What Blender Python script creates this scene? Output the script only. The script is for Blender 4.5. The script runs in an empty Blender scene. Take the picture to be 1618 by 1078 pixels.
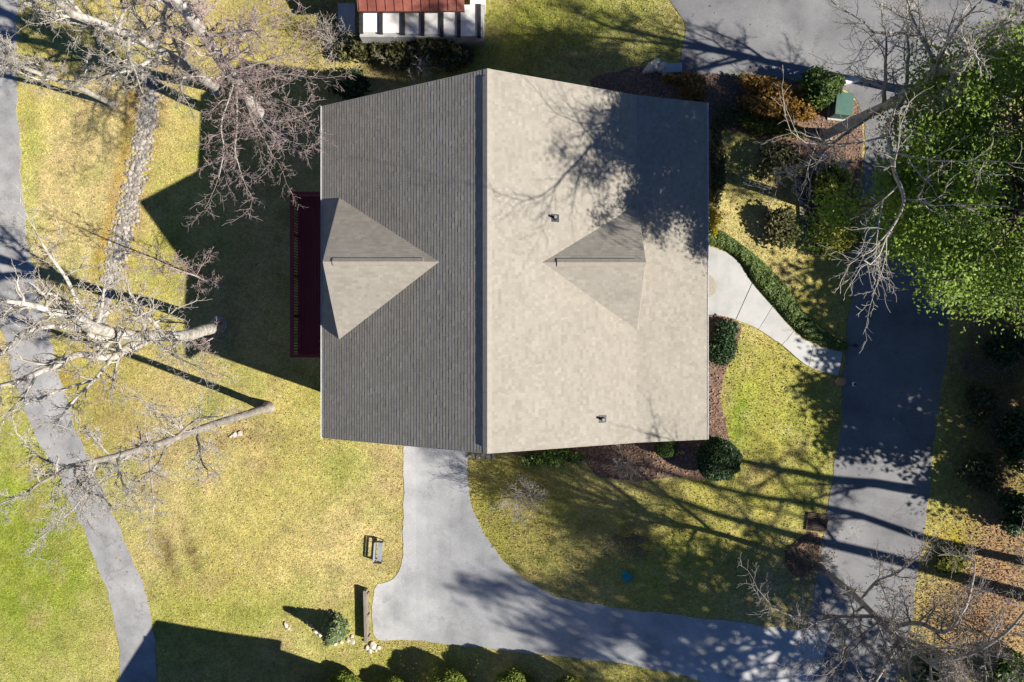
import bpy, bmesh, math, random
import numpy as np
from mathutils import Vector, Matrix
from mathutils.geometry import delaunay_2d_cdt

sc = bpy.context.scene
C = sc.collection
R = math.radians

# ------------------------------------------------------------------ camera, sky, sun, exposure
FPX, CAMZ, CX, CY = 1190.0, 40.0, 809.0, 539.0
SUNX, SUNY = 1.15, -0.40            # horizontal run of a sun ray per metre of height (points to the sun)
cam = bpy.data.cameras.new('camera')
cam.sensor_width = 36.0
cam.lens = 36.0 * FPX / 1618.0
cam.clip_end = 1000.0
camo = bpy.data.objects.new('camera', cam)
C.objects.link(camo)
camo.location = (0, 0, CAMZ)
camo.rotation_euler = (0, 0, 0)
sc.camera = camo

elev = math.atan2(1.0, math.hypot(SUNX, SUNY))
azim = math.atan2(SUNX, SUNY)       # clockwise from +Y
w = bpy.data.worlds.new('World')
sc.world = w
w.use_nodes = True
nt = w.node_tree
sky = nt.nodes.new('ShaderNodeTexSky')
sky.sky_type = 'NISHITA'
sky.sun_disc = False
sky.sun_elevation = elev
sky.sun_rotation = azim
sky.altitude = 4000
sky.air_density = 1.0
sky.dust_density = 0.0
sky.ozone_density = 10.0
bg = nt.nodes['Background']
bg.inputs['Strength'].default_value = 0.06
nt.links.new(sky.outputs[0], bg.inputs['Color'])

sl = bpy.data.lights.new('sun', 'SUN')
sl.energy = 5.0
sl.angle = R(0.55)
sl.color = (1.0, 0.94, 0.84)
so = bpy.data.objects.new('sun', sl)
C.objects.link(so)
so.location = (60, -20, 60)
so.rotation_euler = Vector((-SUNX, -SUNY, -1)).to_track_quat('-Z', 'Y').to_euler()

sc.view_settings.view_transform = 'Standard'
sc.view_settings.look = 'None'
sc.view_settings.exposure = 0.8
sc.view_settings.gamma = 1.0

# ------------------------------------------------------------------ helpers
rnd = random.Random(11)
nrg = np.random.default_rng(7)

def ss(x, a, b):
    t = np.clip((x - a) / (b - a), 0, 1)
    return t * t * (3 - 2 * t)

def terrain(x, y):
    z = -0.4 + 4.7 * ss(x, -7.5, 10.5) + 1.1 * ss(y, 1, 13) * (1 - ss(x, -4, 10))
    z = z - 0.3 * (1 - ss(x, -26, -14)) + 0.5 * ss(x, 19, 26)
    z = z + 0.05 * np.sin(x * 0.55 + 1.3) * np.sin(y * 0.47 + 0.4)
    return z

def tz(x, y):
    return float(terrain(np.float64(x), np.float64(y)))

def wpt(px, py, z):
    d = (CAMZ - z) / FPX
    return Vector(((px - CX) * d, -(py - CY) * d, z))

def gpt(px, py, dz=0.0):
    z = 2.0
    for _ in range(12):
        p = wpt(px, py, z)
        z = tz(p.x, p.y)
    p = wpt(px, py, z)
    p.z = z + dz
    return p

def gpix(x, y):
    z = terrain(x, y)
    k = FPX / (CAMZ - z)
    return CX + x * k, CY - y * k

def pip(px, py, poly):
    inside = np.zeros(px.shape, bool)
    n = len(poly)
    for i in range(n):
        x0, y0 = poly[i]
        x1, y1 = poly[(i + 1) % n]
        if y0 == y1:
            continue
        c = ((y0 > py) != (y1 > py)) & (px < (x1 - x0) * (py - y0) / (y1 - y0) + x0)
        inside ^= c
    return inside

def link(o, parent=None, label=None, cat=None, group=None, kind=None):
    C.objects.link(o)
    if parent is not None:
        o.parent = parent
        o.matrix_parent_inverse = Matrix.Translation(-Vector(parent.location)) if parent.parent is None else Matrix()
    if label: o['label'] = label
    if cat: o['category'] = cat
    if group: o['group'] = group
    if kind: o['kind'] = kind
    return o

def empty(name, loc, label, cat, group=None):
    o = bpy.data.objects.new(name, None)
    o.empty_display_size = 0.3
    o.location = loc
    return link(o, None, label, cat, group)

def fast_mesh(name, V, Fc, mat=None, smooth=False, col=None):
    V = np.asarray(V, np.float32); Fc = np.asarray(Fc, np.int32)
    m = bpy.data.meshes.new(name)
    n, k = Fc.shape
    m.vertices.add(len(V)); m.vertices.foreach_set('co', V.ravel())
    m.loops.add(n * k); m.loops.foreach_set('vertex_index', Fc.ravel())
    m.polygons.add(n)
    m.polygons.foreach_set('loop_start', np.arange(0, n * k, k, dtype=np.int32))
    m.polygons.foreach_set('loop_total', np.full(n, k, np.int32))
    m.polygons.foreach_set('use_smooth', np.full(n, bool(smooth)))
    if col is not None:
        a = m.attributes.new('Col', 'FLOAT_COLOR', 'POINT')
        cc = np.ones((len(V), 4), np.float32); cc[:, :3] = col
        a.data.foreach_set('color', cc.ravel())
    m.update(calc_edges=True)
    if mat: m.materials.append(mat)
    return m

def obj(name, me, parent=None, **kw):
    return link(bpy.data.objects.new(name, me), parent, **kw)

class MB:
    """collects shapes for one mesh object (world coordinates)"""
    def __init__(s): s.v = []; s.f = []
    def add(s, vs, fs):
        b = len(s.v)
        s.v += [tuple(v) for v in vs]
        s.f += [tuple(b + i for i in f) for f in fs]
        return s
    def box(s, x0, x1, y0, y1, z0, z1, M=None):
        vs = [Vector(p) for p in ((x0,y0,z0),(x1,y0,z0),(x1,y1,z0),(x0,y1,z0),(x0,y0,z1),(x1,y0,z1),(x1,y1,z1),(x0,y1,z1))]
        if M: vs = [M @ v for v in vs]
        return s.add(vs, ((0,3,2,1),(4,5,6,7),(0,1,5,4),(1,2,6,5),(2,3,7,6),(3,0,4,7)))
    def bar(s, a, b, wx, wz):
        a = Vector(a); b = Vector(b); d = (b - a).normalized()
        ref = Vector((0,0,1)) if abs(d.z) < 0.95 else Vector((0,1,0))
        u = d.cross(ref).normalized() * wx / 2; v = u.normalized().cross(d) * wz / 2
        vs = [a-u-v, a+u-v, a+u+v, a-u+v, b-u-v, b+u-v, b+u+v, b-u+v]
        return s.add(vs, ((0,3,2,1),(4,5,6,7),(0,1,5,4),(1,2,6,5),(2,3,7,6),(3,0,4,7)))
    def tube(s, a, b, r0, r1, n=10):
        a = Vector(a); b = Vector(b); d = (b - a).normalized()
        ref = Vector((0,0,1)) if abs(d.z) < 0.95 else Vector((0,1,0))
        u = d.cross(ref).normalized(); v = d.cross(u)
        vs = []
        for p, r in ((a, r0), (b, r1)):
            for i in range(n):
                t = 2 * math.pi * i / n
                vs.append(p + u * r * math.cos(t) + v * r * math.sin(t))
        fs = [(i, (i+1) % n, n + (i+1) % n, n + i) for i in range(n)] + [tuple(range(n-1,-1,-1)), tuple(range(n, 2*n))]
        return s.add(vs, fs)
    def prism(s, poly, axis, a, b):
        """poly: list of 2D points in the two other axes, extruded along axis from a to b"""
        n = len(poly); vs = []
        for t in (a, b):
            for p in poly:
                if axis == 'y': vs.append((p[0], t, p[1]))
                elif axis == 'x': vs.append((t, p[0], p[1]))
                else: vs.append((p[0], p[1], t))
        fs = [(i, (i+1) % n, n + (i+1) % n, n + i) for i in range(n)] + [tuple(range(n-1,-1,-1)), tuple(range(n, 2*n))]
        return s.add(vs, fs)
    def build(s, name, mat, parent=None, bevel=0, smooth=False, **kw):
        me = bpy.data.meshes.new(name)
        me.from_pydata(s.v, [], s.f)
        bm = bmesh.new(); bm.from_mesh(me)
        bmesh.ops.recalc_face_normals(bm, faces=bm.faces)
        if bevel:
            bmesh.ops.bevel(bm, geom=list(bm.edges), offset=bevel, segments=2, affect='EDGES', profile=0.6)
        bm.to_mesh(me); bm.free()
        if smooth:
            for p in me.polygons: p.use_smooth = True
        me.materials.append(mat)
        return obj(name, me, parent, **kw)

# ------------------------------------------------------------------ materials
def newmat(name):
    m = bpy.data.materials.new(name); m.use_nodes = True
    return m, m.node_tree, m.node_tree.nodes['Principled BSDF']

def ramp(nt, stops):
    r = nt.nodes.new('ShaderNodeValToRGB')
    els = r.color_ramp.elements
    while len(els) < len(stops): els.new(0.5)
    for e, (p, c) in zip(els, stops):
        e.position = p; e.color = (*c, 1)
    return r

def noise(nt, scale, detail=4, rough=0.6, coord=None, stretch=None):
    tc = nt.nodes.new('ShaderNodeTexCoord') if coord is None else None
    out = tc.outputs['Object'] if tc else coord
    if stretch:
        mp = nt.nodes.new('ShaderNodeMapping'); mp.inputs['Scale'].default_value = stretch
        nt.links.new(out, mp.inputs['Vector']); out = mp.outputs[0]
    n = nt.nodes.new('ShaderNodeTexNoise')
    n.inputs['Scale'].default_value = scale; n.inputs['Detail'].default_value = detail; n.inputs['Roughness'].default_value = rough
    nt.links.new(out, n.inputs['Vector'])
    return n

def mathn(nt, op, a, b=None):
    n = nt.nodes.new('ShaderNodeMath'); n.operation = op
    for i, v in enumerate((a, b)):
        if v is None: continue
        if hasattr(v, 'is_linked') or hasattr(v, 'links'): nt.links.new(v, n.inputs[i])
        else: n.inputs[i].default_value = v
    return n.outputs[0]

def mixc(nt, fac, a, b, mode='MIX'):
    n = nt.nodes.new('ShaderNodeMix'); n.data_type = 'RGBA'; n.blend_type = mode
    for key, v in ((0, fac), (6, a), (7, b)):
        if isinstance(v, (int, float)): n.inputs[key].default_value = v
        elif isinstance(v, tuple): n.inputs[key].default_value = (*v, 1)
        else: nt.links.new(v, n.inputs[key])
    return n.outputs[2]

def mat_noise(name, stops, scale=4, detail=6, rough=0.85, bump=0.0, bscale=40, island=0.0, spec=0.3, stretch=None, fine=0.0, fscale=60):
    """noise (optionally mixed with a random value for each island) through a colour ramp"""
    m, t, p = newmat(name)
    n = noise(t, scale, detail, 0.6, stretch=stretch)
    fac = n.outputs['Fac']
    # widen the noise range
    mr = t.nodes.new('ShaderNodeMapRange'); mr.inputs[1].default_value = 0.28; mr.inputs[2].default_value = 0.72
    t.links.new(fac, mr.inputs[0]); fac = mr.outputs[0]
    if island:
        g = t.nodes.new('ShaderNodeNewGeometry')
        mx = t.nodes.new('ShaderNodeMix'); mx.inputs[0].default_value = island
        t.links.new(fac, mx.inputs[2]); t.links.new(g.outputs['Random Per Island'], mx.inputs[3])
        fac = mx.outputs[0]
    r = ramp(t, stops); t.links.new(fac, r.inputs[0])
    colr = r.outputs[0]
    if fine:
        n3 = noise(t, fscale, 3, 0.7)
        mr2 = t.nodes.new('ShaderNodeMapRange'); mr2.inputs[1].default_value = 0.3; mr2.inputs[2].default_value = 0.7
        mr2.inputs[3].default_value = 1 - fine; mr2.inputs[4].default_value = 1 + fine
        t.links.new(n3.outputs['Fac'], mr2.inputs[0])
        vm = t.nodes.new('ShaderNodeVectorMath'); vm.operation = 'SCALE'
        t.links.new(colr, vm.inputs[0]); t.links.new(mr2.outputs[0], vm.inputs['Scale']); colr = vm.outputs[0]
    t.links.new(colr, p.inputs['Base Color'])
    p.inputs['Roughness'].default_value = rough
    p.inputs['Specular IOR Level'].default_value = spec
    if bump:
        n2 = noise(t, bscale, 5, 0.65)
        b = t.nodes.new('ShaderNodeBump'); b.inputs['Strength'].default_value = bump; b.inputs['Distance'].default_value = 0.4 / bscale
        t.links.new(n2.outputs['Fac'], b.inputs['Height']); t.links.new(b.outputs[0], p.inputs['Normal'])
    return m

def mat_leaf(name, stops, transl=0.3, rough=0.5, scale=0.8):
    m, t, p = newmat(name)
    g = t.nodes.new('ShaderNodeNewGeometry')
    n = noise(t, scale, 3, 0.6)
    mx = t.nodes.new('ShaderNodeMix'); mx.inputs[0].default_value = 0.55
    t.links.new(n.outputs['Fac'], mx.inputs[2]); t.links.new(g.outputs['Random Per Island'], mx.inputs[3])
    r = ramp(t, stops); t.links.new(mx.outputs[0], r.inputs[0])
    t.links.new(r.outputs[0], p.inputs['Base Color'])
    p.inputs['Roughness'].default_value = rough; p.inputs['Specular IOR Level'].default_value = 0.35
    tr = t.nodes.new('ShaderNodeBsdfTranslucent'); t.links.new(r.outputs[0], tr.inputs[0])
    ms = t.nodes.new('ShaderNodeMixShader'); ms.inputs[0].default_value = transl
    t.links.new(p.outputs[0], ms.inputs[1]); t.links.new(tr.outputs[0], ms.inputs[2])
    t.links.new(ms.outputs[0], t.nodes['Material Output'].inputs[0])
    return m

M = {}
M['shingle'] = mat_noise('asphalt_shingle', [(0.0,(.24,.219,.186)),(0.35,(.282,.259,.221)),(0.7,(.31,.286,.245)),(1.0,(.355,.329,.284))], scale=0.7, rough=0.95, island=0.6, bump=0.25, bscale=90, spec=0.15, fine=0.12, fscale=45)
M['cap'] = mat_noise('ridge_cap_shingle', [(0.0,(.28,.25,.21)),(1.0,(.34,.31,.265))], scale=6, rough=0.95, bump=0.2, bscale=90, spec=0.15, fine=0.1)
M['white'] = mat_noise('white_painted_trim', [(0,(.70,.70,.69)),(1,(.80,.80,.79))], scale=3, rough=0.5)
M['trim'] = mat_noise('tan_trim', [(0,(.36,.33,.28)),(1,(.44,.40,.35))], scale=3, rough=0.6)
M['siding'] = mat_noise('tan_siding', [(0,(.30,.24,.18)),(1,(.38,.31,.24))], scale=2, rough=0.7)
M['soffit'] = mat_noise('brown_roof_underlay', [(0,(.16,.13,.10)),(1,(.22,.18,.14))], scale=3)
M['darkmetal'] = mat_noise('dark_metal', [(0,(.02,.02,.022)),(1,(.045,.045,.05))], scale=8, rough=0.5)
M['lead'] = mat_noise('grey_flashing', [(0,(.25,.25,.26)),(1,(.36,.36,.36))], scale=8, rough=0.5)
M['glass'] = mat_noise('window_glass', [(0,(.03,.04,.05)),(1,(.05,.06,.07))], scale=2, rough=0.08, spec=0.6)
M['deck'] = mat_noise('burgundy_stained_wood', [(0,(.16,.028,.035)),(1,(.24,.045,.05))], scale=3, rough=0.7, stretch=(6,1,1), island=0.4)
def mat_asphalt(name, stops, crack=0.5, scale=0.5):
    m = mat_noise(name, stops, scale=scale, detail=9, rough=0.9, bump=0.3, bscale=35, fine=0.14, fscale=18)
    t = m.node_tree; p = t.nodes['Principled BSDF']
    src = p.inputs['Base Color'].links[0].from_socket
    tc = t.nodes.new('ShaderNodeTexCoord')
    # warped cell borders make thin wandering cracks, kept only where a broad noise lets them
    nw = noise(t, 1.1, 4, 0.6, coord=tc.outputs['Object'])
    vm = t.nodes.new('ShaderNodeVectorMath'); vm.operation = 'SCALE'; vm.inputs['Scale'].default_value = 1.6
    t.links.new(nw.outputs['Color'], vm.inputs[0])
    va = t.nodes.new('ShaderNodeVectorMath'); va.operation = 'ADD'
    t.links.new(tc.outputs['Object'], va.inputs[0]); t.links.new(vm.outputs[0], va.inputs[1])
    vo = t.nodes.new('ShaderNodeTexVoronoi'); vo.feature = 'DISTANCE_TO_EDGE'; vo.inputs['Scale'].default_value = 0.42
    t.links.new(va.outputs[0], vo.inputs['Vector'])
    mr = t.nodes.new('ShaderNodeMapRange'); mr.inputs[1].default_value = 0.004; mr.inputs[2].default_value = 0.016; mr.inputs[3].default_value = 1; mr.inputs[4].default_value = 0
    t.links.new(vo.outputs['Distance'], mr.inputs[0])
    nm = noise(t, 0.35, 2, 0.5, coord=tc.outputs['Object'])
    mk = t.nodes.new('ShaderNodeMapRange'); mk.inputs[1].default_value = 0.45; mk.inputs[2].default_value = 0.6; mk.inputs[4].default_value = crack
    t.links.new(nm.outputs['Fac'], mk.inputs[0])
    k = mathn(t, 'MULTIPLY', mr.outputs[0], mk.outputs[0])
    c = mixc(t, k, src, (.09, .085, .08))
    # dark oily spots and blotches
    ns = noise(t, 1.7, 5, 0.7, coord=tc.outputs['Object'])
    ms = t.nodes.new('ShaderNodeMapRange'); ms.inputs[1].default_value = 0.60; ms.inputs[2].default_value = 0.72; ms.inputs[4].default_value = 0.45
    t.links.new(ns.outputs['Fac'], ms.inputs[0])
    dk = mixc(t, 1.0, c, (.62, .62, .64), 'MULTIPLY')
    c = mixc(t, ms.outputs[0], c, dk)
    t.links.new(c, p.inputs['Base Color'])
    return m
M['asphalt'] = mat_asphalt('weathered_asphalt', [(0,(.13,.13,.137)),(0.45,(.19,.19,.197)),(0.75,(.22,.22,.224)),(1,(.27,.27,.27))], 0.4)
M['asphalt_pale'] = mat_asphalt('pale_driveway_asphalt', [(0,(.27,.275,.28)),(0.35,(.39,.395,.40)),(0.7,(.475,.48,.48)),(1,(.56,.56,.55))], 0.25, 0.45)
M['asphalt_old'] = mat_asphalt('old_pale_asphalt', [(0,(.20,.20,.202)),(0.5,(.30,.298,.298)),(1,(.40,.395,.39))], 0.35, 0.7)
M['concrete'] = mat_noise('pale_concrete', [(0,(.37,.37,.355)),(0.5,(.45,.45,.44)),(1,(.49,.49,.48))], scale=1.2, detail=8, rough=0.85, bump=0.1, bscale=60, fine=0.05, fscale=40)
M['aggregate'] = mat_noise('exposed_aggregate', [(0,(.30,.26,.20)),(1,(.50,.45,.38))], scale=25, detail=4)
M['mulch'] = mat_noise('red_brown_mulch', [(0,(.075,.05,.038)),(0.5,(.18,.115,.085)),(1,(.33,.225,.17))], scale=9, detail=8, rough=0.95, bump=0.9, bscale=22, fine=0.4, fscale=30)
M['stone'] = mat_noise('creek_stone', [(0,(.14,.12,.10)),(0.5,(.30,.27,.235)),(1,(.52,.48,.43))], scale=5, island=0.75, rough=0.9, bump=0.3, bscale=20)
M['rock'] = mat_noise('pale_fieldstone', [(0,(.28,.23,.18)),(0.5,(.46,.40,.33)),(1,(.60,.55,.48))], scale=3, island=0.6, rough=0.9, bump=0.5, bscale=12)
M['orange_rock'] = mat_noise('orange_fieldstone', [(0,(.42,.20,.09)),(1,(.62,.36,.20))], scale=4, rough=0.9, bump=0.5, bscale=12)
M['bark_white'] = mat_noise('pale_mottled_bark', [(0,(.15,.125,.10)),(0.35,(.36,.33,.285)),(0.7,(.50,.475,.43)),(1,(.62,.60,.555))], scale=4.5, detail=7, rough=0.9, bump=0.5, bscale=14)
M['bark_grey'] = mat_noise('grey_bark', [(0,(.16,.14,.12)),(0.5,(.30,.27,.235)),(1,(.46,.43,.385))], scale=3, detail=7, rough=0.92, bump=0.7, bscale=12)
M['bark_brown'] = mat_noise('brown_bark', [(0,(.07,.055,.045)),(1,(.17,.135,.11))], scale=4, detail=7, rough=0.92, bump=0.7, bscale=12)
M['twig_red'] = mat_noise('reddish_twig_bark', [(0,(.22,.15,.14)),(0.5,(.35,.27,.255)),(1,(.48,.415,.40))], scale=3, island=0.6, rough=0.85)
M['twig_white'] = mat_noise('pale_twig_bark', [(0,(.24,.21,.175)),(0.6,(.42,.385,.335)),(1,(.58,.55,.50))], scale=3, island=0.6, rough=0.85)
M['twig_mid'] = mat_noise('grey_brown_twig_bark', [(0,(.14,.115,.10)),(0.6,(.26,.225,.20)),(1,(.45,.42,.385))], scale=3, island=0.6, rough=0.85)
M['twig_dark'] = mat_noise('dark_twig_bark', [(0,(.09,.075,.065)),(1,(.22,.19,.165))], scale=3, island=0.6, rough=0.85)
M['leaf_ever'] = mat_leaf('evergreen_leaf', [(0.1,(.055,.11,.02)),(0.4,(.14,.235,.03)),(0.7,(.25,.355,.042)),(1,(.38,.46,.07))], transl=0.35)
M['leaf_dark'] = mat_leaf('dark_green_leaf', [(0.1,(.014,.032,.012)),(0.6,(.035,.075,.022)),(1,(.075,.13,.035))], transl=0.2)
M['leaf_mid'] = mat_leaf('mid_green_leaf', [(0.1,(.03,.06,.012)),(0.6,(.085,.14,.022)),(1,(.16,.22,.04))], transl=0.25)
M['leaf_yellow'] = mat_leaf('yellow_green_leaf', [(0.1,(.07,.085,.012)),(0.6,(.19,.20,.028)),(1,(.33,.31,.05))], transl=0.3)
M['leaf_orange'] = mat_leaf('orange_brown_leaf', [(0.1,(.12,.06,.014)),(0.6,(.30,.165,.03)),(1,(.45,.28,.06))], transl=0.25)
M['leaf_olive'] = mat_leaf('olive_leaf', [(0.1,(.045,.045,.018)),(0.6,(.115,.115,.04)),(1,(.23,.22,.09))], transl=0.25)
M['leaf_hedge'] = mat_leaf('hedge_leaf', [(0.1,(.05,.085,.02)),(0.5,(.12,.18,.042)),(1,(.23,.29,.085))], transl=0.25)
M['leaf_pale'] = mat_leaf('pale_green_leaf', [(0.1,(.09,.14,.06)),(0.5,(.19,.25,.11)),(1,(.32,.38,.19))], transl=0.25)
M['leaf_bush'] = mat_leaf('bright_bush_leaf', [(0.1,(.07,.10,.015)),(0.5,(.18,.235,.03)),(1,(.32,.36,.06))], transl=0.3)
M['flower_yellow'] = mat_leaf('yellow_blossom', [(0.1,(.45,.36,.02)),(1,(.75,.62,.04))], transl=0.25)
M['litter'] = mat_leaf('fallen_leaf', [(0.15,(.13,.08,.05)),(0.5,(.30,.19,.115)),(0.8,(.43,.30,.19)),(1,(.54,.41,.29))], transl=0.1, rough=0.8)
M['wood_grey'] = mat_noise('weathered_timber', [(0,(.13,.11,.09)),(0.5,(.24,.205,.17)),(1,(.36,.32,.27))], scale=3, stretch=(8,1,8), rough=0.9, bump=0.4, bscale=30, island=0.3)
M['bench_grey'] = mat_noise('pale_grey_bench_plank', [(0,(.20,.225,.28)),(1,(.28,.31,.37))], scale=3, rough=0.6)
M['redroof'] = mat_noise('red_roof_metal', [(0,(.15,.045,.035)),(0.5,(.24,.075,.055)),(1,(.33,.14,.10))], scale=1.3, detail=7, rough=0.6)
M['green_metal'] = mat_noise('green_painted_metal', [(0,(.055,.12,.10)),(1,(.085,.165,.135))], scale=2, rough=0.6, fine=0.1)
M['teal'] = mat_noise('teal_plastic', [(0,(.015,.26,.25)),(1,(.03,.36,.34))], scale=4, rough=0.5)
M['globe'] = mat_noise('white_globe', [(0,(.75,.75,.74)),(1,(.80,.80,.79))], scale=3, rough=0.3)
M['iron'] = mat_noise('rusty_iron', [(0,(.06,.04,.03)),(1,(.15,.10,.07))], scale=9, rough=0.8)

def grass_material():
    m, t, p = newmat('lawn')
    a = t.nodes.new('ShaderNodeAttribute'); a.attribute_name = 'Col'
    colr = a.outputs['Color']
    def scaled(colr, sc_, lo, hi, detail=4, stretch=None):
        n = noise(t, sc_, detail, 0.65, stretch=stretch)
        mr = t.nodes.new('ShaderNodeMapRange'); mr.inputs[1].default_value = 0.34; mr.inputs[2].default_value = 0.66
        mr.inputs[3].default_value = lo; mr.inputs[4].default_value = hi
        t.links.new(n.outputs['Fac'], mr.inputs[0])
        vm = t.nodes.new('ShaderNodeVectorMath'); vm.operation = 'SCALE'
        t.links.new(colr, vm.inputs[0]); t.links.new(mr.outputs[0], vm.inputs['Scale'])
        return vm.outputs[0]
    n1 = noise(t, 0.7, 6, 0.65)
    mr = t.nodes.new('ShaderNodeMapRange'); mr.inputs[1].default_value = 0.42; mr.inputs[2].default_value = 0.68
    mr.inputs[4].default_value = 0.55
    t.links.new(n1.outputs['Fac'], mr.inputs[0])
    hs = mixc(t, 1.0, colr, (0.62, 0.80, 0.55), 'MULTIPLY')
    colr = mixc(t, mr.outputs[0], colr, hs)
    n2 = noise(t, 2.3, 5, 0.7)
    mr = t.nodes.new('ShaderNodeMapRange'); mr.inputs[1].default_value = 0.5; mr.inputs[2].default_value = 0.75; mr.inputs[4].default_value = 0.5
    t.links.new(n2.outputs['Fac'], mr.inputs[0])
    hs = mixc(t, 1.0, colr, (1.12, 0.93, 1.0), 'MULTIPLY')
    colr = mixc(t, mr.outputs[0], colr, hs)
    colr = scaled(colr, 1.6, 0.86, 1.12)
    colr = scaled(colr, 6.0, 0.74, 1.2)
    colr = scaled(colr, 20.0, 0.62, 1.3, 3)
    n4 = noise(t, 4.5, 8, 0.75, stretch=(1, .6, 1))
    m4 = t.nodes.new('ShaderNodeMapRange'); m4.inputs[1].default_value = 0.56; m4.inputs[2].default_value = 0.70; m4.inputs[4].default_value = 0.5
    t.links.new(n4.outputs['Fac'], m4.inputs[0])
    colr = mixc(t, m4.outputs[0], colr, mixc(t, 1.0, colr, (.55,.50,.45), 'MULTIPLY'))
    t.links.new(colr, p.inputs['Base Color'])
    p.inputs['Roughness'].default_value = 0.95; p.inputs['Specular IOR Level'].default_value = 0.1
    nb = noise(t, 14, 5, 0.7); b = t.nodes.new('ShaderNodeBump'); b.inputs['Strength'].default_value = 0.7; b.inputs['Distance'].default_value = 0.08
    t.links.new(nb.outputs['Fac'], b.inputs['Height']); t.links.new(b.outputs[0], p.inputs['Normal'])
    return m
M['lawn'] = grass_material()

def blade_material():
    m, t, p = newmat('grass_blade')
    a = t.nodes.new('ShaderNodeAttribute'); a.attribute_name = 'Col'
    g = t.nodes.new('ShaderNodeNewGeometry')
    mr = t.nodes.new('ShaderNodeMapRange'); mr.inputs[3].default_value = 0.72; mr.inputs[4].default_value = 1.28
    t.links.new(g.outputs['Random Per Island'], mr.inputs[0])
    vm = t.nodes.new('ShaderNodeVectorMath'); vm.operation = 'SCALE'
    t.links.new(a.outputs['Color'], vm.inputs[0]); t.links.new(mr.outputs[0], vm.inputs['Scale'])
    t.links.new(vm.outputs[0], p.inputs['Base Color'])
    p.inputs['Roughness'].default_value = 0.8; p.inputs['Specular IOR Level'].default_value = 0.15
    return m
M['blade'] = blade_material()

# ------------------------------------------------------------------ plan outlines (ground positions)
ROAD = [(1081,-90),(1081,40),(1080,111),(1150,116),(1230,122),(1300,130),(1345,150),(1366,190),(1364,260),(1360,335),(1352,400),(1343,480),(1336,545),
        (1331,600),(1328,680),(1318,740),(1308,800),(1298,860),(1288,930),(1268,1000),(1230,1080),(1180,1150),(1380,1150),(1420,1060),(1440,980),(1450,900),(1462,830),(1470,750),(1480,660),
        (1495,560),(1503,480),(1512,400),(1525,300),(1560,200),(1640,130),(1760,100),(1760,-90)]
DRIVE = [(640,600),(638,720),(637,850),(633,895),(622,914),(606,924),(592,932),(592,1005),(650,1012),(740,1022),(850,1034),(960,1046),(1060,1064),(1150,1092),(1240,1130),
         (1290,1060),(1310,1000),(1265,997),(1180,986),(1060,971),(980,962),(900,948),(850,930),(812,902),(782,870),(760,836),(746,800),(739,760),(737,720),(737,600)]
CART = [(-60,-60),(-45,200),(-25,400),(-2,500),(18,580),(42,660),(75,722),(110,790),(148,880),(176,960),(188,1030),(192,1140),(250,1140),(246,1050),(240,980),(216,900),(176,810),(138,722),
        (110,650),(85,560),(62,460),(42,370),(32,250),(26,120),(20,-60)]
BED_FRONT = [(1080,497),(1150,501),(1171,514),(1166,545),(1147,588),(1139,636),(1150,690),(1155,735),(1125,756),(1060,756),(1000,760),(945,754),(926,730),(900,722),(840,722),(800,712),(800,680),(1080,680)]
BED_NORTH = [(1016,104),(1079,113),(1230,124),(1300,132),(1343,152),(1363,190),(1361,260),(1357,335),(1345,398),(1305,402),(1282,386),(1268,356),(1262,300),(1254,262),(1228,228),(1180,210),(1120,202),(1000,170),(930,130),(980,112)]
BED_SE = [(1240,872),(1258,856),(1282,843),(1297,850),(1293,885),(1280,908),(1258,910),(1243,895)]
NO_GRASS = [ROAD, DRIVE, CART, BED_FRONT, BED_NORTH, BED_SE]
CREEK = [(240,120),(236,170),(228,215),(220,255),(210,300),(200,345),(188,390),(178,430),(166,475),(158,520)]

# ------------------------------------------------------------------ ground
def blob(gx, gy, x, y, rx, ry, rot=0.0):
    c, s = math.cos(rot), math.sin(rot)
    u = ((gx - x) * c + (gy - y) * s) / rx; v = (-(gx - x) * s + (gy - y) * c) / ry
    return np.exp(-(u * u + v * v))

def fbm(x, y, seed, wl, octv=3):
    rg = np.random.default_rng(seed); out = 0; amp = 1.0; tot = 0
    for o in range(octv):
        for k in range(6):
            a = rg.uniform(0, 6.28); f = 6.28/wl*rg.uniform(.7, 1.4)*(2**o)
            out = out + amp*np.sin(x*f*math.cos(a) + y*f*math.sin(a) + rg.uniform(0, 6.28) + 1.2*np.sin(x*f*.37*math.sin(a)+y*f*.41*math.cos(a)+k))
        tot += amp*2.4; amp *= .6
    return out/tot

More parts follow.
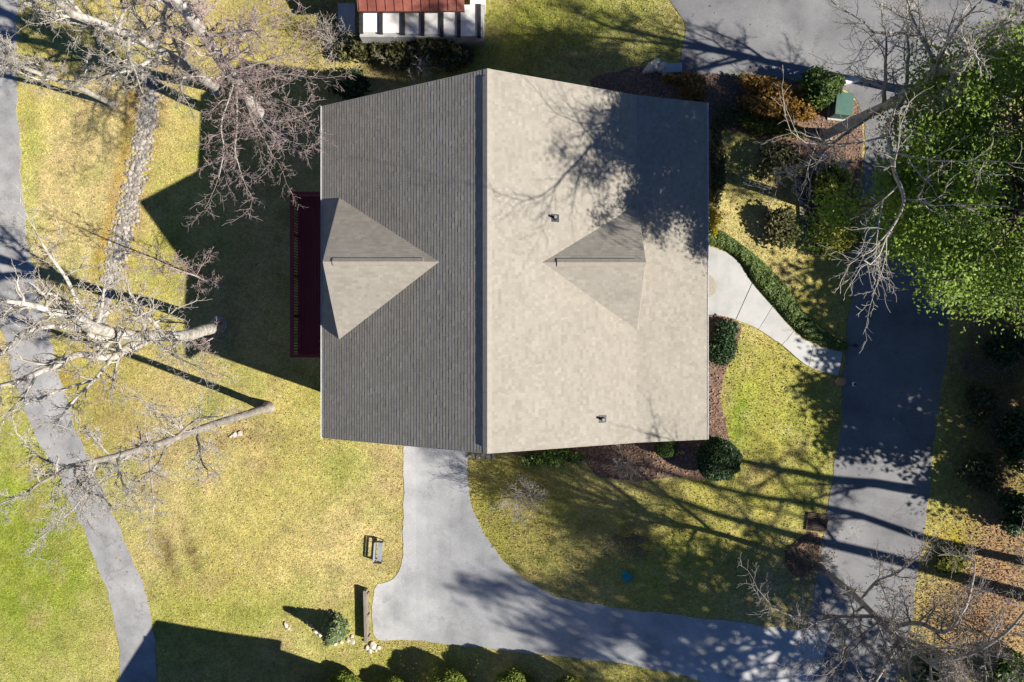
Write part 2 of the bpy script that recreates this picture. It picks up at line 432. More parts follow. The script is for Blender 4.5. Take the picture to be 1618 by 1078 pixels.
def lawn_colour(x, y):
    gx, gy = gpix(x, y)
    n = (np.sin(gx*.021+1.7*np.sin(gy*.013))*np.cos(gy*.027+.9)+0.6*np.sin(gx*.055+gy*.041+2*np.sin(gx*.02))+0.4*np.sin(gx*.11-gy*.13))/2
    straw = np.array((.57,.46,.215)); green = np.array((.27,.315,.045)); yel = np.array((.475,.415,.11))
    brown = np.array((.20,.135,.065)); orange = np.array((.44,.28,.15)); ochre = np.array((.40,.24,.035))
    g = 1.15*blob(gx,gy,30,880,150,230)+.75*blob(gx,gy,900,40,210,85)+.6*blob(gx,gy,430,975,230,45)+.5*blob(gx,gy,640,1060,300,40)
    g += .45*blob(gx,gy,45,300,16,180)+.4*blob(gx,gy,545,740,60,60)+.35*blob(gx,gy,300,420,150,60)+.3*blob(gx,gy,960,860,220,110)+.5*blob(gx,gy,620,60,140,50)
    g += .8*blob(gx,gy,1160,640,30,100)+.45*blob(gx,gy,1290,740,60,100)+.35*blob(gx,gy,1240,640,80,90)+.3*blob(gx,gy,1200,260,90,70)+.6*blob(gx,gy,1550,650,80,170)+.4*blob(gx,gy,380,600,90,60)
    g = np.clip(g + .16*n, 0, 1)
    yl = np.clip(.45 + .35*np.sin(gx*.017+gy*.009) + .5*blob(gx,gy,1200,700,160,180) + .4*blob(gx,gy,900,860,200,120) - .4*blob(gx,gy,130,300,90,160) - .25*blob(gx,gy,330,760,180,120), 0, 1)
    c = straw[None]*(1-yl[:,None]) + yel[None]*yl[:,None]
    c = c*(1-g[:,None]) + green[None]*g[:,None]
    def over(c, k, colr):
        k = np.clip(k,0,1)[:,None]; return c*(1-k)+colr[None]*k
    rot = math.radians(72)
    b = 1.2*blob(gx,gy,268,880,48,11,rot)+1.2*blob(gx,gy,302,870,44,9,rot)+.35*blob(gx,gy,240,850,14,8)+.4*blob(gx,gy,360,915,16,12)
    b += .4*blob(gx,gy,85,270,8,30)+.35*blob(gx,gy,120,225,8,40)+.3*blob(gx,gy,85,320,10,16)+.3*blob(gx,gy,160,300,6,30)
    b = b*(.75+.5*fbm(x, y, 8, .7))
    c = over(c, b, brown)
    k = 0.0
    for i in range(len(CREEK)-1):
        (x0,y0),(x1,y1) = CREEK[i], CREEK[i+1]
        k = np.maximum(k, blob(gx,gy,(x0+x1)/2-27,(y0+y1)/2,9,34,math.radians(8)))
        k = np.maximum(k, .5*blob(gx,gy,(x0+x1)/2+22,(y0+y1)/2,6,34,math.radians(8)))
    c = over(c, .75*k+.7*blob(gx,gy,100,598,18,22), ochre)
    c = over(c, 1.2*blob(gx,gy,1575,950,75,100)+.9*blob(gx,gy,1590,820,50,70)+.5*blob(gx,gy,1480,980,50,50), orange)
    c = over(c, 1.0*blob(gx,gy,1590,560,60,110)+.6*blob(gx,gy,1570,720,60,80)+.55*blob(gx,gy,520,50,45,55)+.4*blob(gx,gy,420,30,80,60)+.5*blob(gx,gy,390,690,60,14), brown)
    c = over(c, .9*blob(gx,gy,1505,865,30,35), np.array((.46,.36,.03)))
    c = over(c, .5*blob(gx,gy,300,690,150,50), np.array((.36,.28,.13)))
    c = over(c, .5*blob(gx,gy,165,620,60,90), np.array((.40,.29,.10)))
    mow = np.sin((gx-.12*gy)*.165)*blob(gx,gy,120,290,95,190) + .6*np.sin((gx+.25*gy)*.12)*blob(gx,gy,60,870,130,190)
    c = c*(1+.10*mow[:,None])
    grassy = np.clip(1 - 1.1*blob(gx,gy,1575,950,75,100), 0, 1)
    f1 = fbm(x, y, 1, 4.5); f2 = fbm(x, y, 2, 1.6); f3 = fbm(x, y, 3, 9.0)
    c = over(c, .55*np.clip(f1-.15,0,1)*grassy, np.array((.40,.30,.15)))            # thatch showing through
    c = over(c, .5*np.clip(-f1-.2,0,1)*grassy, np.array((.27,.27,.065)))           # greener tufts
    c = over(c, .55*np.clip(f2-.35,0,1)*np.clip(f3+.5,0,1)*grassy, np.array((.30,.21,.11)))
    c = over(c, .35*np.clip(-f2-.3,0,1)*grassy, np.array((.60,.52,.28)))
    return c*(1+.10*n[:,None])

def ground():
    fx = np.arange(-30, 30.01, 0.28); fy = np.arange(-22, 22.01, 0.28)
    cx = np.concatenate([np.array([-160,-110,-80,-60,-48,-40,-35]), fx, np.array([35,40,48,60,80,110,160])])
    cy = np.concatenate([np.array([-160,-110,-80,-60,-45,-35,-28]), fy, np.array([28,35,45,60,80,110,160])])
    X, Y = np.meshgrid(cx, cy); x = X.ravel(); y = Y.ravel()
    z = terrain(x, y)
    nx, ny = len(cx), len(cy)
    i = np.arange(nx*ny).reshape(ny, nx)
    f = np.stack([i[:-1,:-1], i[:-1,1:], i[1:,1:], i[1:,:-1]], -1).reshape(-1, 4)
    me = fast_mesh('ground', np.stack([x,y,z],1), f, M['lawn'], True, lawn_colour(x, y))
    obj('ground', me, kind='structure')
ground()

def dense(poly, step=14.0, closed=True):
    """resample a Catmull-Rom curve through the outline"""
    out = []; n = len(poly)
    rng_ = range(n) if closed else range(n-1)
    for i in rng_:
        p0 = poly[(i-1) % n] if closed or i > 0 else poly[i]; p1 = poly[i]; p2 = poly[(i+1) % n]
        p3 = poly[(i+2) % n] if closed or i+2 < n else p2
        k = max(1, int(math.hypot(p2[0]-p1[0], p2[1]-p1[1]) / step))
        for j in range(k):
            t = j / k
            q = [0.5*((2*p1[a]) + (-p0[a]+p2[a])*t + (2*p0[a]-5*p1[a]+4*p2[a]-p3[a])*t*t + (-p0[a]+3*p1[a]-3*p2[a]+p3[a])*t**3) for a in (0,1)]
            out.append(tuple(q))
    if not closed: out.append(poly[-1])
    return out

def patch(name, poly, mat, dz, spacing=0.6, jitter=0.0, smooth_outline=True, thick=0.12, kind='structure', parent=None, **kw):
    """sheet that follows the ground inside an outline, with a skirt round its edge"""
    out = dense(poly, 6.0) if smooth_outline else poly
    b = [gpt(*p) for p in out]
    ph = rnd.uniform(0, 6)
    pts = []
    for i, p in enumerate(b):
        wv = jitter*(math.sin(i*.37+ph) + .7*math.sin(i*.83+2*ph)) + rnd.uniform(-jitter, jitter)*.8
        q = (b[(i+1) % len(b)] - b[i-1]); q = Vector((q.y, -q.x)).normalized() if q.length > 1e-6 else Vector((0,0))
        pts.append(Vector((p.x + q.x*wv, p.y + q.y*wv)))
    n = len(pts)
    edges = [(i, (i+1) % n) for i in range(n)]
    xs = [p.x for p in pts]; ys = [p.y for p in pts]
    gx, gy = np.meshgrid(np.arange(min(xs), max(xs), spacing), np.arange(min(ys), max(ys), spacing))
    gx = gx.ravel(); gy = gy.ravel()
    ins = pip(gx, gy, [(p.x, p.y) for p in pts])
    allp = pts + [Vector((x, y)) for x, y in zip(gx[ins], gy[ins])]
    vs, es, fs, ov, oe, of = delaunay_2d_cdt(allp, edges, [list(range(n))], 1, 1e-4)
    V = [(v.x, v.y, tz(v.x, v.y) + dz) for v in vs]
    F = [tuple(f) for f in fs]
    # skirt
    cnt = {}
    for f in F:
        for a, c in zip(f, f[1:] + f[:1]):
            cnt[(a, c)] = cnt.get((a, c), 0) + 1
    bnd = [(a, c) for (a, c) in cnt if (c, a) not in cnt]
    low = {}
    for a, c in bnd:
        for k in (a, c):
            if k not in low:
                low[k] = len(V); V.append((V[k][0], V[k][1], V[k][2] - thick))
    F += [(c, a, low[a], low[c]) for a, c in bnd]
    me = bpy.data.meshes.new(name); me.from_pydata(V, [], F); me.update()
    me.materials.append(mat)
    return obj(name, me, parent, kind=kind, **kw)

patch('road', ROAD, M['asphalt'], 0.018, jitter=0.03)
patch('driveway', DRIVE, M['asphalt_pale'], 0.027, jitter=0.03)
patch('cart_path', CART, M['asphalt_old'], 0.018, jitter=0.045)
patch('mulch_bed', BED_FRONT, M['mulch'], 0.012, jitter=0.04)
patch('mulch_bed', BED_NORTH, M['mulch'], 0.012, jitter=0.04)
patch('mulch_bed', BED_SE, M['mulch'], 0.012, jitter=0.04)

# front walk: one slab after the other between its joints
UP = [(1070,384),(1117,388),(1150,400),(1172,420),(1188,447),(1220,484),(1254,522),(1285,545),(1331,557)]
LO = [(1070,499),(1117,497),(1135,499),(1150,501),(1162,505),(1198,520),(1235,546),(1277,580),(1324,595)]
walk = empty('front_walk', gpt(1200, 490), 'pale concrete walk curving from the porch to the road', 'walkway')
cuts = [(0,4),(4,5),(5,6),(6,7),(7,8)]
for a, b in cuts:
    up = dense(UP, 8, False); lo = dense(LO, 8, False)
    def sub(full, pts, a, b):
        i0 = min(range(len(full)), key=lambda i: math.dist(full[i], pts[a])); i1 = min(range(len(full)), key=lambda i: math.dist(full[i], pts[b]))
        return full[i0:i1+1]
    u_ = sub(up, UP, a, b); l_ = sub(lo, LO, a, b)
    poly = u_ + l_[::-1]
    cxm = sum(p[0] for p in poly)/len(poly); cym = sum(p[1] for p in poly)/len(poly)
    k = 0.985
    poly = [(cxm+(p[0]-cxm)*k, cym+(p[1]-cym)*k) for p in poly]
    patch('slab', poly, M['concrete'], 0.06 + rnd.uniform(-.004,.004), smooth_outline=False, kind=None, parent=walk)
patch('landing', [(1105,436),(1120,434),(1129,442),(1132,452),(1129,463),(1120,470),(1105,470)], M['aggregate'], 0.072, kind=None, parent=walk, thick=0.01)

# ------------------------------------------------------------------ the house
RX, RZ = -0.915, 12.10              # ridge
EX, EZ = -8.09, 7.70                # rear eave
BX, BZ = 5.10, 9.10                 # pitch break
PX, PZ = 8.20, 8.12                 # porch eave
Y0, Y1 = -4.17, 10.09
FLOOR = 4.75
house = empty('house', (0, 3, 1.0), 'large gabled house with brown shingle roof and two dormers', 'house')

# walls
wall = MB()
wall.prism([(-7.55,-1.2),(5.2,-1.2),(5.2,8.85),(RX,RZ-.35),(-7.55,7.75)], 'y', Y0+.45, Y1-.45)
wo = wall.build('wall', M['siding'], house)
def window(x, y, z, nx, ny, wd, ht):
    """a window set on a wall whose outward normal is (nx, ny)"""
    ax = Vector((-ny, nx, 0)); n = Vector((nx, ny, 0)); c = Vector((x, y, z))
    Mx = Matrix((( ax.x, n.x, 0, c.x),(ax.y, n.y, 0, c.y),(0,0,1,c.z),(0,0,0,1)))
    f = MB()
    t = .09
    f.box(-wd/2-t, wd/2+t, -.02, .05, ht/2, ht/2+t, Mx); f.box(-wd/2-t, wd/2+t, -.02, .05, -ht/2-t, -ht/2, Mx)
    f.box(-wd/2-t, -wd/2, -.02, .05, -ht/2, ht/2, Mx); f.box(wd/2, wd/2+t, -.02, .05, -ht/2, ht/2, Mx)
    f.box(-wd/2, wd/2, .0, .035, -.02, .02, Mx)
    wobj = f.build('window', M['white'], house)
    MB().box(-wd/2+.002, wd/2-.002, .004, .02, -ht/2+.002, ht/2-.002, Mx).build('pane', M['glass'], wobj)
for y in (-2.3, 0.6, 3.1, 5.6, 8.2): window(-7.55, y, 6.1, -1, 0, 1.1, 1.5)
for y in (-2.3, 1.6, 4.6, 8.2): window(-7.55, y, 2.2, -1, 0, 1.1, 1.4)
for x in (-5.4, -1.0, 3.2): window(x, Y0+.45, 6.4, 0, -1, 1.0, 1.5); window(x, Y1-.45, 6.4, 0, 1, 1.0, 1.5)
window(-.9, Y0+.45, 9.6, 0, -1, 1.0, 1.4); window(-.9, Y1-.45, 9.6, 0, 1, 1.0, 1.4)
for y in (-2.2, .2, 5.6, 8.0): window(5.2, y, 6.3, 1, 0, 1.2, 1.6)
d = MB().box(5.2, 5.26, 2.5, 3.55, FLOOR+.02, FLOOR+2.15).build('door', M['deck'], house)
MB().tube((5.26,3.4,FLOOR+1.05),(5.33,3.4,FLOOR+1.05),.03,.03).build('handle', M['darkmetal'], d)
g = MB()
for i in range(4): g.box(-5.25, -2.35, Y0+.40, Y0+.45, -.05+.55*i, -.05+.55*i+.53)
g.build('garage_door', M['white'], house)
# porch
MB().box(5.2, 8.0, Y0+.4, Y1-.4, FLOOR-.9, FLOOR).build('porch_floor', M['concrete'], house)
for y in (-3.6, -.3, 2.0, 4.1, 6.6, 9.5):
    MB().box(7.7, 7.9, y-.1, y+.1, FLOOR, 7.92).build('porch_post', M['white'], house)
MB().box(8.0, 8.35, 2.3, 3.9, FLOOR-1.0, FLOOR-.3).build('step', M['concrete'], house)

# roof body
T = .20
rb = MB()
top = [(EX,EZ),(RX,RZ),(BX,BZ),(PX,PZ)]
bot = [(PX,PZ-T),(BX,BZ-T-.03),(RX,RZ-T-.05),(EX,EZ-T)]
rb.prism(top+bot, 'y', Y0, Y1)
roof = rb.build('roof', M['soffit'], house)
# rake boards and gutters
def rake(y0, y1):
    m = MB()
    m.prism([(EX-.01,EZ+.012),(RX,RZ+.014),(RX,RZ-.23),(EX-.01,EZ-.20)], 'y', y0, y1)
    m.prism([(RX,RZ+.014),(BX,BZ+.014),(PX+.01,PZ+.012),(PX+.01,PZ-.20),(BX,BZ-.23),(RX,RZ-.23)], 'y', y0, y1)
    m.build('rake_board', M['trim'], roof)
rake(Y0-.018, Y0-.002); rake(Y1+.002, Y1+.018)
def gutter(x0, x1, z):
    m = MB()
    m.prism([(x0,z-.10),(x1,z-.10),(x1,z),(x1-.012 if x1>0 else x1-.012,z),(x1-.012,z-.088),(x0+.012,z-.088),(x0+.012,z),(x0,z)], 'y', Y0-.02, Y1+.02)
    gobj = m.build('gutter', M['white'], roof)
gutter(PX+.012, PX+.122, PZ+.0)
gutter(EX-.112, EX-.012, EZ+.0)
for y in (Y0+.6, Y1-.6):
    MB().box(-7.64,-7.56,y-.04,y+.04,-.4,7.45).build('downspout', M['white'], house)

def shingles(name, O, a, b, rows_len, srange, parent, seed, exposure=.143, wmin=.09, wmax=.22):
    """courses of separate tabs with lifted butts on one roof plane, joined in one mesh"""
    rg = random.Random(seed)
    O = Vector(O); a = Vector(a).normalized(); b = Vector(b).normalized(); n = a.cross(b)
    if n.z < 0: n = -n
    V = []; F = []
    t = 0.0
    while t < rows_len - .01:
        t1 = min(t + exposure, rows_len)
        s0, s1 = srange(t, t1)
        if s1 - s0 > .05:
            s = s0 - rg.uniform(0, .2)
            first = True
            while s < s1:
                wd = rg.uniform(wmin, wmax)
                e0 = max(s, s0); e1 = min(s + wd - .0015, s1)
                s += wd
                if e1 - e0 < .02: continue
                th = (.0128 if rg.random() < .8 else .0155) + rg.uniform(-.0006, .0006)
                drop = rg.uniform(0, .002)
                base = len(V)
                lo0 = O + a*e0 + b*(t-drop); lo1 = O + a*e1 + b*(t-drop); hi1 = O + a*e1 + b*t1; hi0 = O + a*e0 + b*t1
                V += [lo0+n*.002, lo1+n*.002, lo1+n*th, lo0+n*th, hi1+n*.005, hi0+n*.005]
                F += [(base,base+1,base+2,base+3),(base+3,base+2,base+4,base+5)]
        t += exposure
    V = np.array([tuple(v) for v in V]); F = np.array(F)
    if a.cross(b).z < 0: F = F[:, ::-1]
    me = fast_mesh(name, V, F, M['shingle'])
    return obj(name, me, parent, kind='stuff')

def slope_shingles(x0, z0, x1, z1, seed, lift=0.0, parent=roof, **kw):
    L = math.hypot(x1-x0, z1-z0)
    shingles('shingles', (x0, Y0+.004, z0+lift), (0,1,0), (x1-x0,0,z1-z0), L, lambda t,t1: (0, Y1-Y0-.008), parent, seed, **kw)
slope_shingles(EX-.04, EZ-.02, RX, RZ, 1, wmin=.12, wmax=.30)
slope_shingles(BX, BZ, RX, RZ, 2)
slope_shingles(PX+.04, PZ-.01, BX+.0, BZ, 3)

def ridge_vent(name, parent, A, B, side, dz0, dz1, half, h):
    """low ventilated cap along a ridge from A to B; side is the horizontal direction across it"""
    A = Vector(A); B = Vector(B); side = Vector(side); d = (B-A); L = d.length; d.normalize()
    m = MB()
    k = max(2, int(L/.33)); 
    for i in range(k):
        p = A + d*(L*i/k); q = A + d*(L*(i+1)/k+.012)
        lift = .004 if i % 2 else 0
        sec = [(-half, -dz0*half-.0), (-half, -dz0*half+h+lift), (0, h+.01+lift), (half, -dz1*half+h+lift), (half, -dz1*half)]
        vs = []
        for c in (p, q):
            for s_, z_ in sec: vs.append(c + side*s_ + Vector((0,0,z_)))
        m.add(vs, [(0,1,6,5),(1,2,7,6),(2,3,8,7),(3,4,9,8),(4,3,2,1,0),(5,6,7,8,9)])
    return m.build(name, M['cap'], parent)
ridge_vent('ridge_vent', roof, (RX, Y0+.22, RZ+.02), (RX, Y1-.26, RZ+.02), (1,0,0), .613, .5, .17, .065)
for ya, yb in ((Y0-.02, Y0+.24), (Y1-.27, Y1+.02)):
    cp = MB().add([(RX-.16,ya,RZ-.07),(RX,ya,RZ+.03),(RX+.16,ya,RZ-.05),(RX-.16,yb,RZ-.07),(RX,yb,RZ+.03),(RX+.16,yb,RZ-.05)], [(0,1,4,3),(1,2,5,4),(0,2,1),(3,4,5)])
    cp.build('ridge_cap', M['cap'], roof)

def dormer(label, xf, xb, yc, zr, zb, hw, out, slope_main):
    """gable dormer: xf front of its roof, xb where its ridge meets the main roof; out = -1 faces -x, +1 faces +x"""
    dn = MB()
    xw = xf - out*.28
    zl = zb - .9
    zlow = zl
    # gable wall wedge
    dn.add([(xw,yc-hw+.25,zb-.6),(xw,yc+hw-.25,zb-.6),(xw,yc,zr-.12),(xb-out*.1,yc,zr-.12),(xw,yc-hw+.25,zb+.0),(xw,yc+hw-.25,zb+.0)],
           [(0,1,5,2,4),(4,2,3),(2,5,3),(0,4,3),(5,1,3),(1,0,3)])
    do = dn.build('dormer', M['siding'], house, label=label)
    # roof slabs
    rs = MB()
    for sgn in (-1, 1):
        A = Vector((xf, yc, zr)); B = Vector((xf, yc+sgn*(hw+.02), zb-.02)); D = Vector((xb, yc, zr))
        dn_ = Vector((0,0,-.13))
        vs = [A, B, D, A+dn_, B+dn_, D+dn_]
        rs.add(vs, [(0,1,2),(3,5,4),(0,3,4,1),(1,4,5,2),(2,5,3,0)])
    rs.build('dormer_roof', M['soffit'], do)
    # fascia on the gable end
    fa = MB()
    for sgn in (-1, 1):
        p = [(xf, yc, zr+.012), (xf, yc+sgn*(hw+.04), zb-.03), (xf, yc+sgn*(hw+.04), zb-.2), (xf, yc, zr-.2)]
        q = [(xf+out*.025, *v[1:]) for v in p]
        fa.add(p+q, [(0,1,2,3),(7,6,5,4),(0,4,5,1),(1,5,6,2),(2,6,7,3),(3,7,4,0)])
    fa.build('rake_board', M['trim'], do)
    w_ = MB().box(xw+out*.0-.02, xw+out*.05+.0, yc-.5, yc+.5, zb+.35, zb+1.35).build('window', M['white'], do)
    L = math.hypot(hw, zr-zb); span = abs(xb-xf)
    for sgn in (-1, 1):
        shingles('shingles', (xf, yc+sgn*hw, zb+.004), (-out,0,0), (0,-sgn*hw,zr-zb), L, lambda t,t1: (0, span*min(1,t1/L)+.12), do, 21+sgn, wmin=.12, wmax=.3)
    sl_ = (zr-zb)/hw
    a = (xf - out*(.35), yc, zr+.015); b = (xf - out*span*.84, yc, zr+.015)
    ridge_vent('ridge_vent', do, a, b, (0,1,0), sl_, sl_, .15, .06)
    for xa, xc in ((xf+out*.02, xf-out*.37), (xf-out*span*.83, xb-out*.15)):
        cp = MB().add([(xa,yc-.13,zr+.02-sl_*.13),(xa,yc,zr+.028),(xa,yc+.13,zr+.02-sl_*.13),(xc,yc-.13,zr+.02-sl_*.13),(xc,yc,zr+.028),(xc,yc+.13,zr+.02-sl_*.13)], [(0,1,4,3),(1,2,5,4),(0,2,1),(3,4,5)])
        cp.build('ridge_cap', M['cap'], do)
    return do
dormer('large rear gable dormer', -7.28, -2.70, 3.08, 10.93, 8.20, 2.98, -1, .613)
dormer('smaller front gable dormer', 5.13, 1.10, 3.04, 11.05, 9.10, 2.55, 1, .5)

def roof_z(x):
    if x < RX: return RZ - (RX-x)*.613
    if x < BX: return RZ - (x-RX)*(RZ-BZ)/(BX-RX)
    return BZ - (x-BX)*(BZ-PZ)/(PX-BX)
for px, py in ((877,344),(952,663)):
    z = 10.3
    for _ in range(6):
        p = wpt(px, py, z); z = roof_z(p.x)
    v = MB().tube((p.x,p.y,z-.1),(p.x,p.y,z+.34),.05,.05,12).build('vent_pipe', M['lead'], roof)
    fl = MB(); fl.box(-.17,.17,-.15,.15,.006,.022, Matrix.Translation((p.x,p.y,z+.004)) @ Matrix.Rotation(math.atan(.5),4,'Y'))
    fl.tube((p.x,p.y,z+.01),(p.x,p.y,z+.12),.10,.055,12)
    fl.build('flashing', M['darkmetal'], v)

# rear deck
deck = empty('deck', (-8.9, 3.0, 1.2), 'burgundy stained wooden deck along the shaded rear wall', 'deck')
DX0, DX1, DY0, DY1, DZ = -10.0, -7.58, -.70, 6.75, 4.7
nb = 17; bw = (DX1-DX0)/nb
for i in range(nb):
    MB().box(DX0+i*bw+.004, DX0+(i+1)*bw-.004, DY0, DY1, DZ-.04, DZ).build('board', M['deck'], deck)
MB().box(DX0-.04, DX0, DY0-.03, DY1+.03, DZ-.3, DZ-.01).build('rim_beam', M['deck'], deck)
MB().box(DX0+.002, DX1, DY0-.042, DY0-.002, DZ-.3, DZ-.01).build('rim_beam', M['deck'], deck)
MB().box(DX0+.002, DX1, DY1+.002, DY1+.042, DZ-.3, DZ-.01).build('rim_beam', M['deck'], deck)
posts = [(DX0-.02, y) for y in np.linspace(DY0, DY1, 5)] + [(DX1-.15, DY0), (DX1-.15, DY1)]
for x, y in posts:
    MB().box(x-.05, x+.05, y-.05, y+.05, (tz(x,y)-.2) if x < -9 else DZ-.3, DZ+1.0).build('post', M['deck'], deck)
MB().box(DX0-.10, DX0+.07, DY0-.08, DY1+.08, DZ+1.002, DZ+1.045).build('hand_rail', M['deck'], deck)
for y in (DY0, DY1):
    MB().box(DX0+.072, DX1, y-.07, y+.07, DZ+1.002, DZ+1.045).build('hand_rail', M['deck'], deck)
bl = MB()
y = DY0 + .12
while y < DY1 - .1:
    bl.box(DX0-.04, DX0-.005, y-.018, y+.018, DZ+.02, DZ+1.0); y += .13
x = DX0 + .14
while x < DX1 - .1:
    for yy in (DY0, DY1): bl.box(x-.018, x+.018, yy-.018, yy+.018, DZ+.02, DZ+1.0)
    x += .13
bl.build('balusters', M['deck'], deck, kind='stuff')

# ------------------------------------------------------------------ trees
def tubes(segs, sides):
    """segs: list of (p0, p1, r0, r1) -> vertices, faces"""
    A = np.array([(*s[0], *s[1], s[2], s[3]) for s in segs], float)
    p0 = A[:,0:3]; p1 = A[:,3:6]; r0 = A[:,6:7]; r1 = A[:,7:8]
    d = p1 - p0; d /= np.linalg.norm(d, axis=1, keepdims=True) + 1e-9
    ref = np.where(np.abs(d[:,2:3]) < .9, np.array([[0,0,1.0]]), np.array([[1.0,0,0]]))
    u = np.cross(d, ref); u /= np.linalg.norm(u, axis=1, keepdims=True) + 1e-9
    v = np.cross(d, u)
    rings = []
    for p, r in ((p0, r0), (p1, r1)):
        for i in range(sides):
            t = 2*math.pi*i/sides
            rings.append(p + u*r*math.cos(t) + v*r*math.sin(t))
    V = np.stack(rings, 1).reshape(-1, 3)
    n = len(A); base = (np.arange(n)*2*sides)[:,None,None]
    f = np.array([[i, (i+1) % sides, sides+(i+1) % sides, sides+i] for i in range(sides)])[None]
    return V, (base + f).reshape(-1, 4)

def smooth_path(pts, k=5):
    out = []; n = len(pts)
    for i in range(n-1):
        p0 = pts[max(i-1,0)]; p1 = pts[i]; p2 = pts[i+1]; p3 = pts[min(i+2,n-1)]
        for j in range(k):
            t = j/k
            out.append(0.5*((2*p1) + (p2-p0)*t + (2*p0-5*p1+4*p2-p3)*t*t + (3*p1-p0-3*p2+p3)*t**3))
    out.append(pts[-1])
    return out

def rvec(rg):
    return Vector((rg.gauss(0,1), rg.gauss(0,1), rg.gauss(0,1)))

def grow(out, tips, p, d, L, r, lev, P, rg):
    n = P['n'][lev]; slen = L/n
    nodes = [(p.copy(), d.copy(), r)]
    rend = max(r*P['taper'], P['rmin'])
    for i in range(n):
        d = (d + rvec(rg)*P['wig'][lev] + Vector((0,0,1))*P['trop'][lev]).normalized()
        q = p + d*slen
        ra = r + (rend-r)*i/n; rbb = r + (rend-r)*(i+1)/n
        out[lev].append((p, q, ra, rbb))
        p = q; nodes.append((p.copy(), d.copy(), rbb))
    if lev+1 >= len(P['n']):
        tips.append((p, d)); return
    spawn(out, tips, nodes, L, lev, P, rg)

def spawn(out, tips, nodes, L, lev, P, rg, start=None, count=None):
    k = count or P['kids'][lev]; st = P['start'][lev] if start is None else start
    n = len(nodes)-1
    az = rg.uniform(0, 6.28)
    for j in range(k):
        t = st + (1-st)*(j + rg.random())/k
        f = t*n; i = min(int(f), n-1); ff = f - i
        p = nodes[i][0].lerp(nodes[i+1][0], ff); d = nodes[i][1]; r = nodes[i][2] + (nodes[i+1][2]-nodes[i][2])*ff
        ang = R(P['ang'][lev])*rg.uniform(.7, 1.25)
        az += 2.4 + rg.uniform(-.5, .5)
        ref = Vector((0,0,1)) if abs(d.z) < .9 else Vector((1,0,0))
        u = d.cross(ref).normalized(); v = d.cross(u)
        nd = (d*math.cos(ang) + (u*math.cos(az) + v*math.sin(az))*math.sin(ang)).normalized()
        if nd.z < -.35: nd.z *= .3; nd.normalize()
        ln = L*P['ratio'][lev]*rg.uniform(.6, 1.15)*(1 - (P.get('topf',.45) if lev == 0 else .45)*t)
        grow(out, tips, p, nd, ln, max(r*(P.get('rk',.5) if lev == 0 else .6), P['rmin']), lev+1, P, rg)
    # leader carries on
    if lev >= 1 or P.get('leader'):
        p, d, r = nodes[-1]
        grow(out, tips, p, d, L*(P.get('lead',.35) if lev == 0 else .45), max(r, P['rmin']), lev+1, P, rg)

BARE = dict(lead=.3, n=(6,5,4,3,3), wig=(.10,.16,.20,.22,.2), trop=(.05,.07,.05,.03,.02), kids=(9,8,7,6), start=(.35,.2,.15,.15),
            ang=(52,48,48,45), ratio=(.5,.55,.52,.5), taper=.35, rmin=.006, leader=True)

def bare_tree(label, trunk, r0, r1, mat_bark, mat_twig, seed, P=BARE, limbs=(), count=None, start=None, L=None, name='bare_tree', group=None, base_from=None, cat='tree'):
    """trunk: list of world points from the ground up; limbs: list of (points, r0, r1)"""
    rg = random.Random(seed)
    out = [[] for _ in range(6)]; tips = []
    t = empty(name, trunk[0], label, cat, group)
    def path_nodes(pts, ra, rb):
        q = smooth_path([Vector(p) for p in pts], 4)
        nodes = []
        for i, p in enumerate(q):
            dd = (q[min(i+1,len(q)-1)] - q[max(i-1,0)]).normalized()
            f = i/(len(q)-1)
            nodes.append((p + rvec(rg)*ra*.06, dd, ra + (rb-ra)*f))
        return nodes
    nodes = path_nodes(trunk, r0, r1)
    main = [(nodes[i][0], nodes[i+1][0], nodes[i][2]*(1.75 if i == 0 else 1), nodes[i+1][2]) for i in range(len(nodes)-1)]
    # root flare
    height = sum((Vector(trunk[i+1])-Vector(trunk[i])).length for i in range(len(trunk)-1))
    L = L or height*.75
    spawn(out, tips, nodes, L, 0, P, rg, start=start, count=count)
    for pts, ra, rb in limbs:
        ln = path_nodes(pts, ra, rb)
        main += [(ln[i][0], ln[i+1][0], ln[i][2], ln[i+1][2]) for i in range(len(ln)-1)]
        Ll = sum((Vector(pts[i+1])-Vector(pts[i])).length for i in range(len(pts)-1))
        spawn(out, tips, ln, Ll*P.get('limbL',.8), 1, P, rg, count=P.get('limbkids'))
    V, Fc = tubes(main + out[0], 10)
    V2, F2 = tubes(out[1], 6) if out[1] else (np.zeros((0,3)), np.zeros((0,4),int))
    me = fast_mesh('trunk', np.concatenate([V, V2]), np.concatenate([Fc, F2+len(V)]), mat_bark, True)
    obj('trunk', me, t)
    rest = out[2] + out[3] + out[4]
    if rest:
        V, Fc = tubes(rest, 3)
        obj('crown', fast_mesh('crown', V, Fc, mat_twig, True), t)
    return t, tips

def leaf_mesh(cent, size, mat, name, rg, up=0.4, aspect=.55):
    """one small quad for each leaf"""
    n = len(cent)
    nrm = rg.normal(size=(n,3)); nrm[:,2] = np.abs(nrm[:,2]) + up; nrm /= np.linalg.norm(nrm, axis=1, keepdims=True)
    a = np.cross(nrm, rg.normal(size=(n,3))); a /= np.linalg.norm(a, axis=1, keepdims=True) + 1e-9
    b = np.cross(nrm, a)
    s = size*rg.uniform(.6, 1.3, size=(n,1))
    V = np.stack([cent - a*s, cent + b*s*aspect - nrm*s*.15, cent + a*s, cent - b*s*aspect - nrm*s*.15], 1).reshape(-1, 3)
    F = np.arange(n*4).reshape(n, 4)
    return fast_mesh(name, V, F, mat)

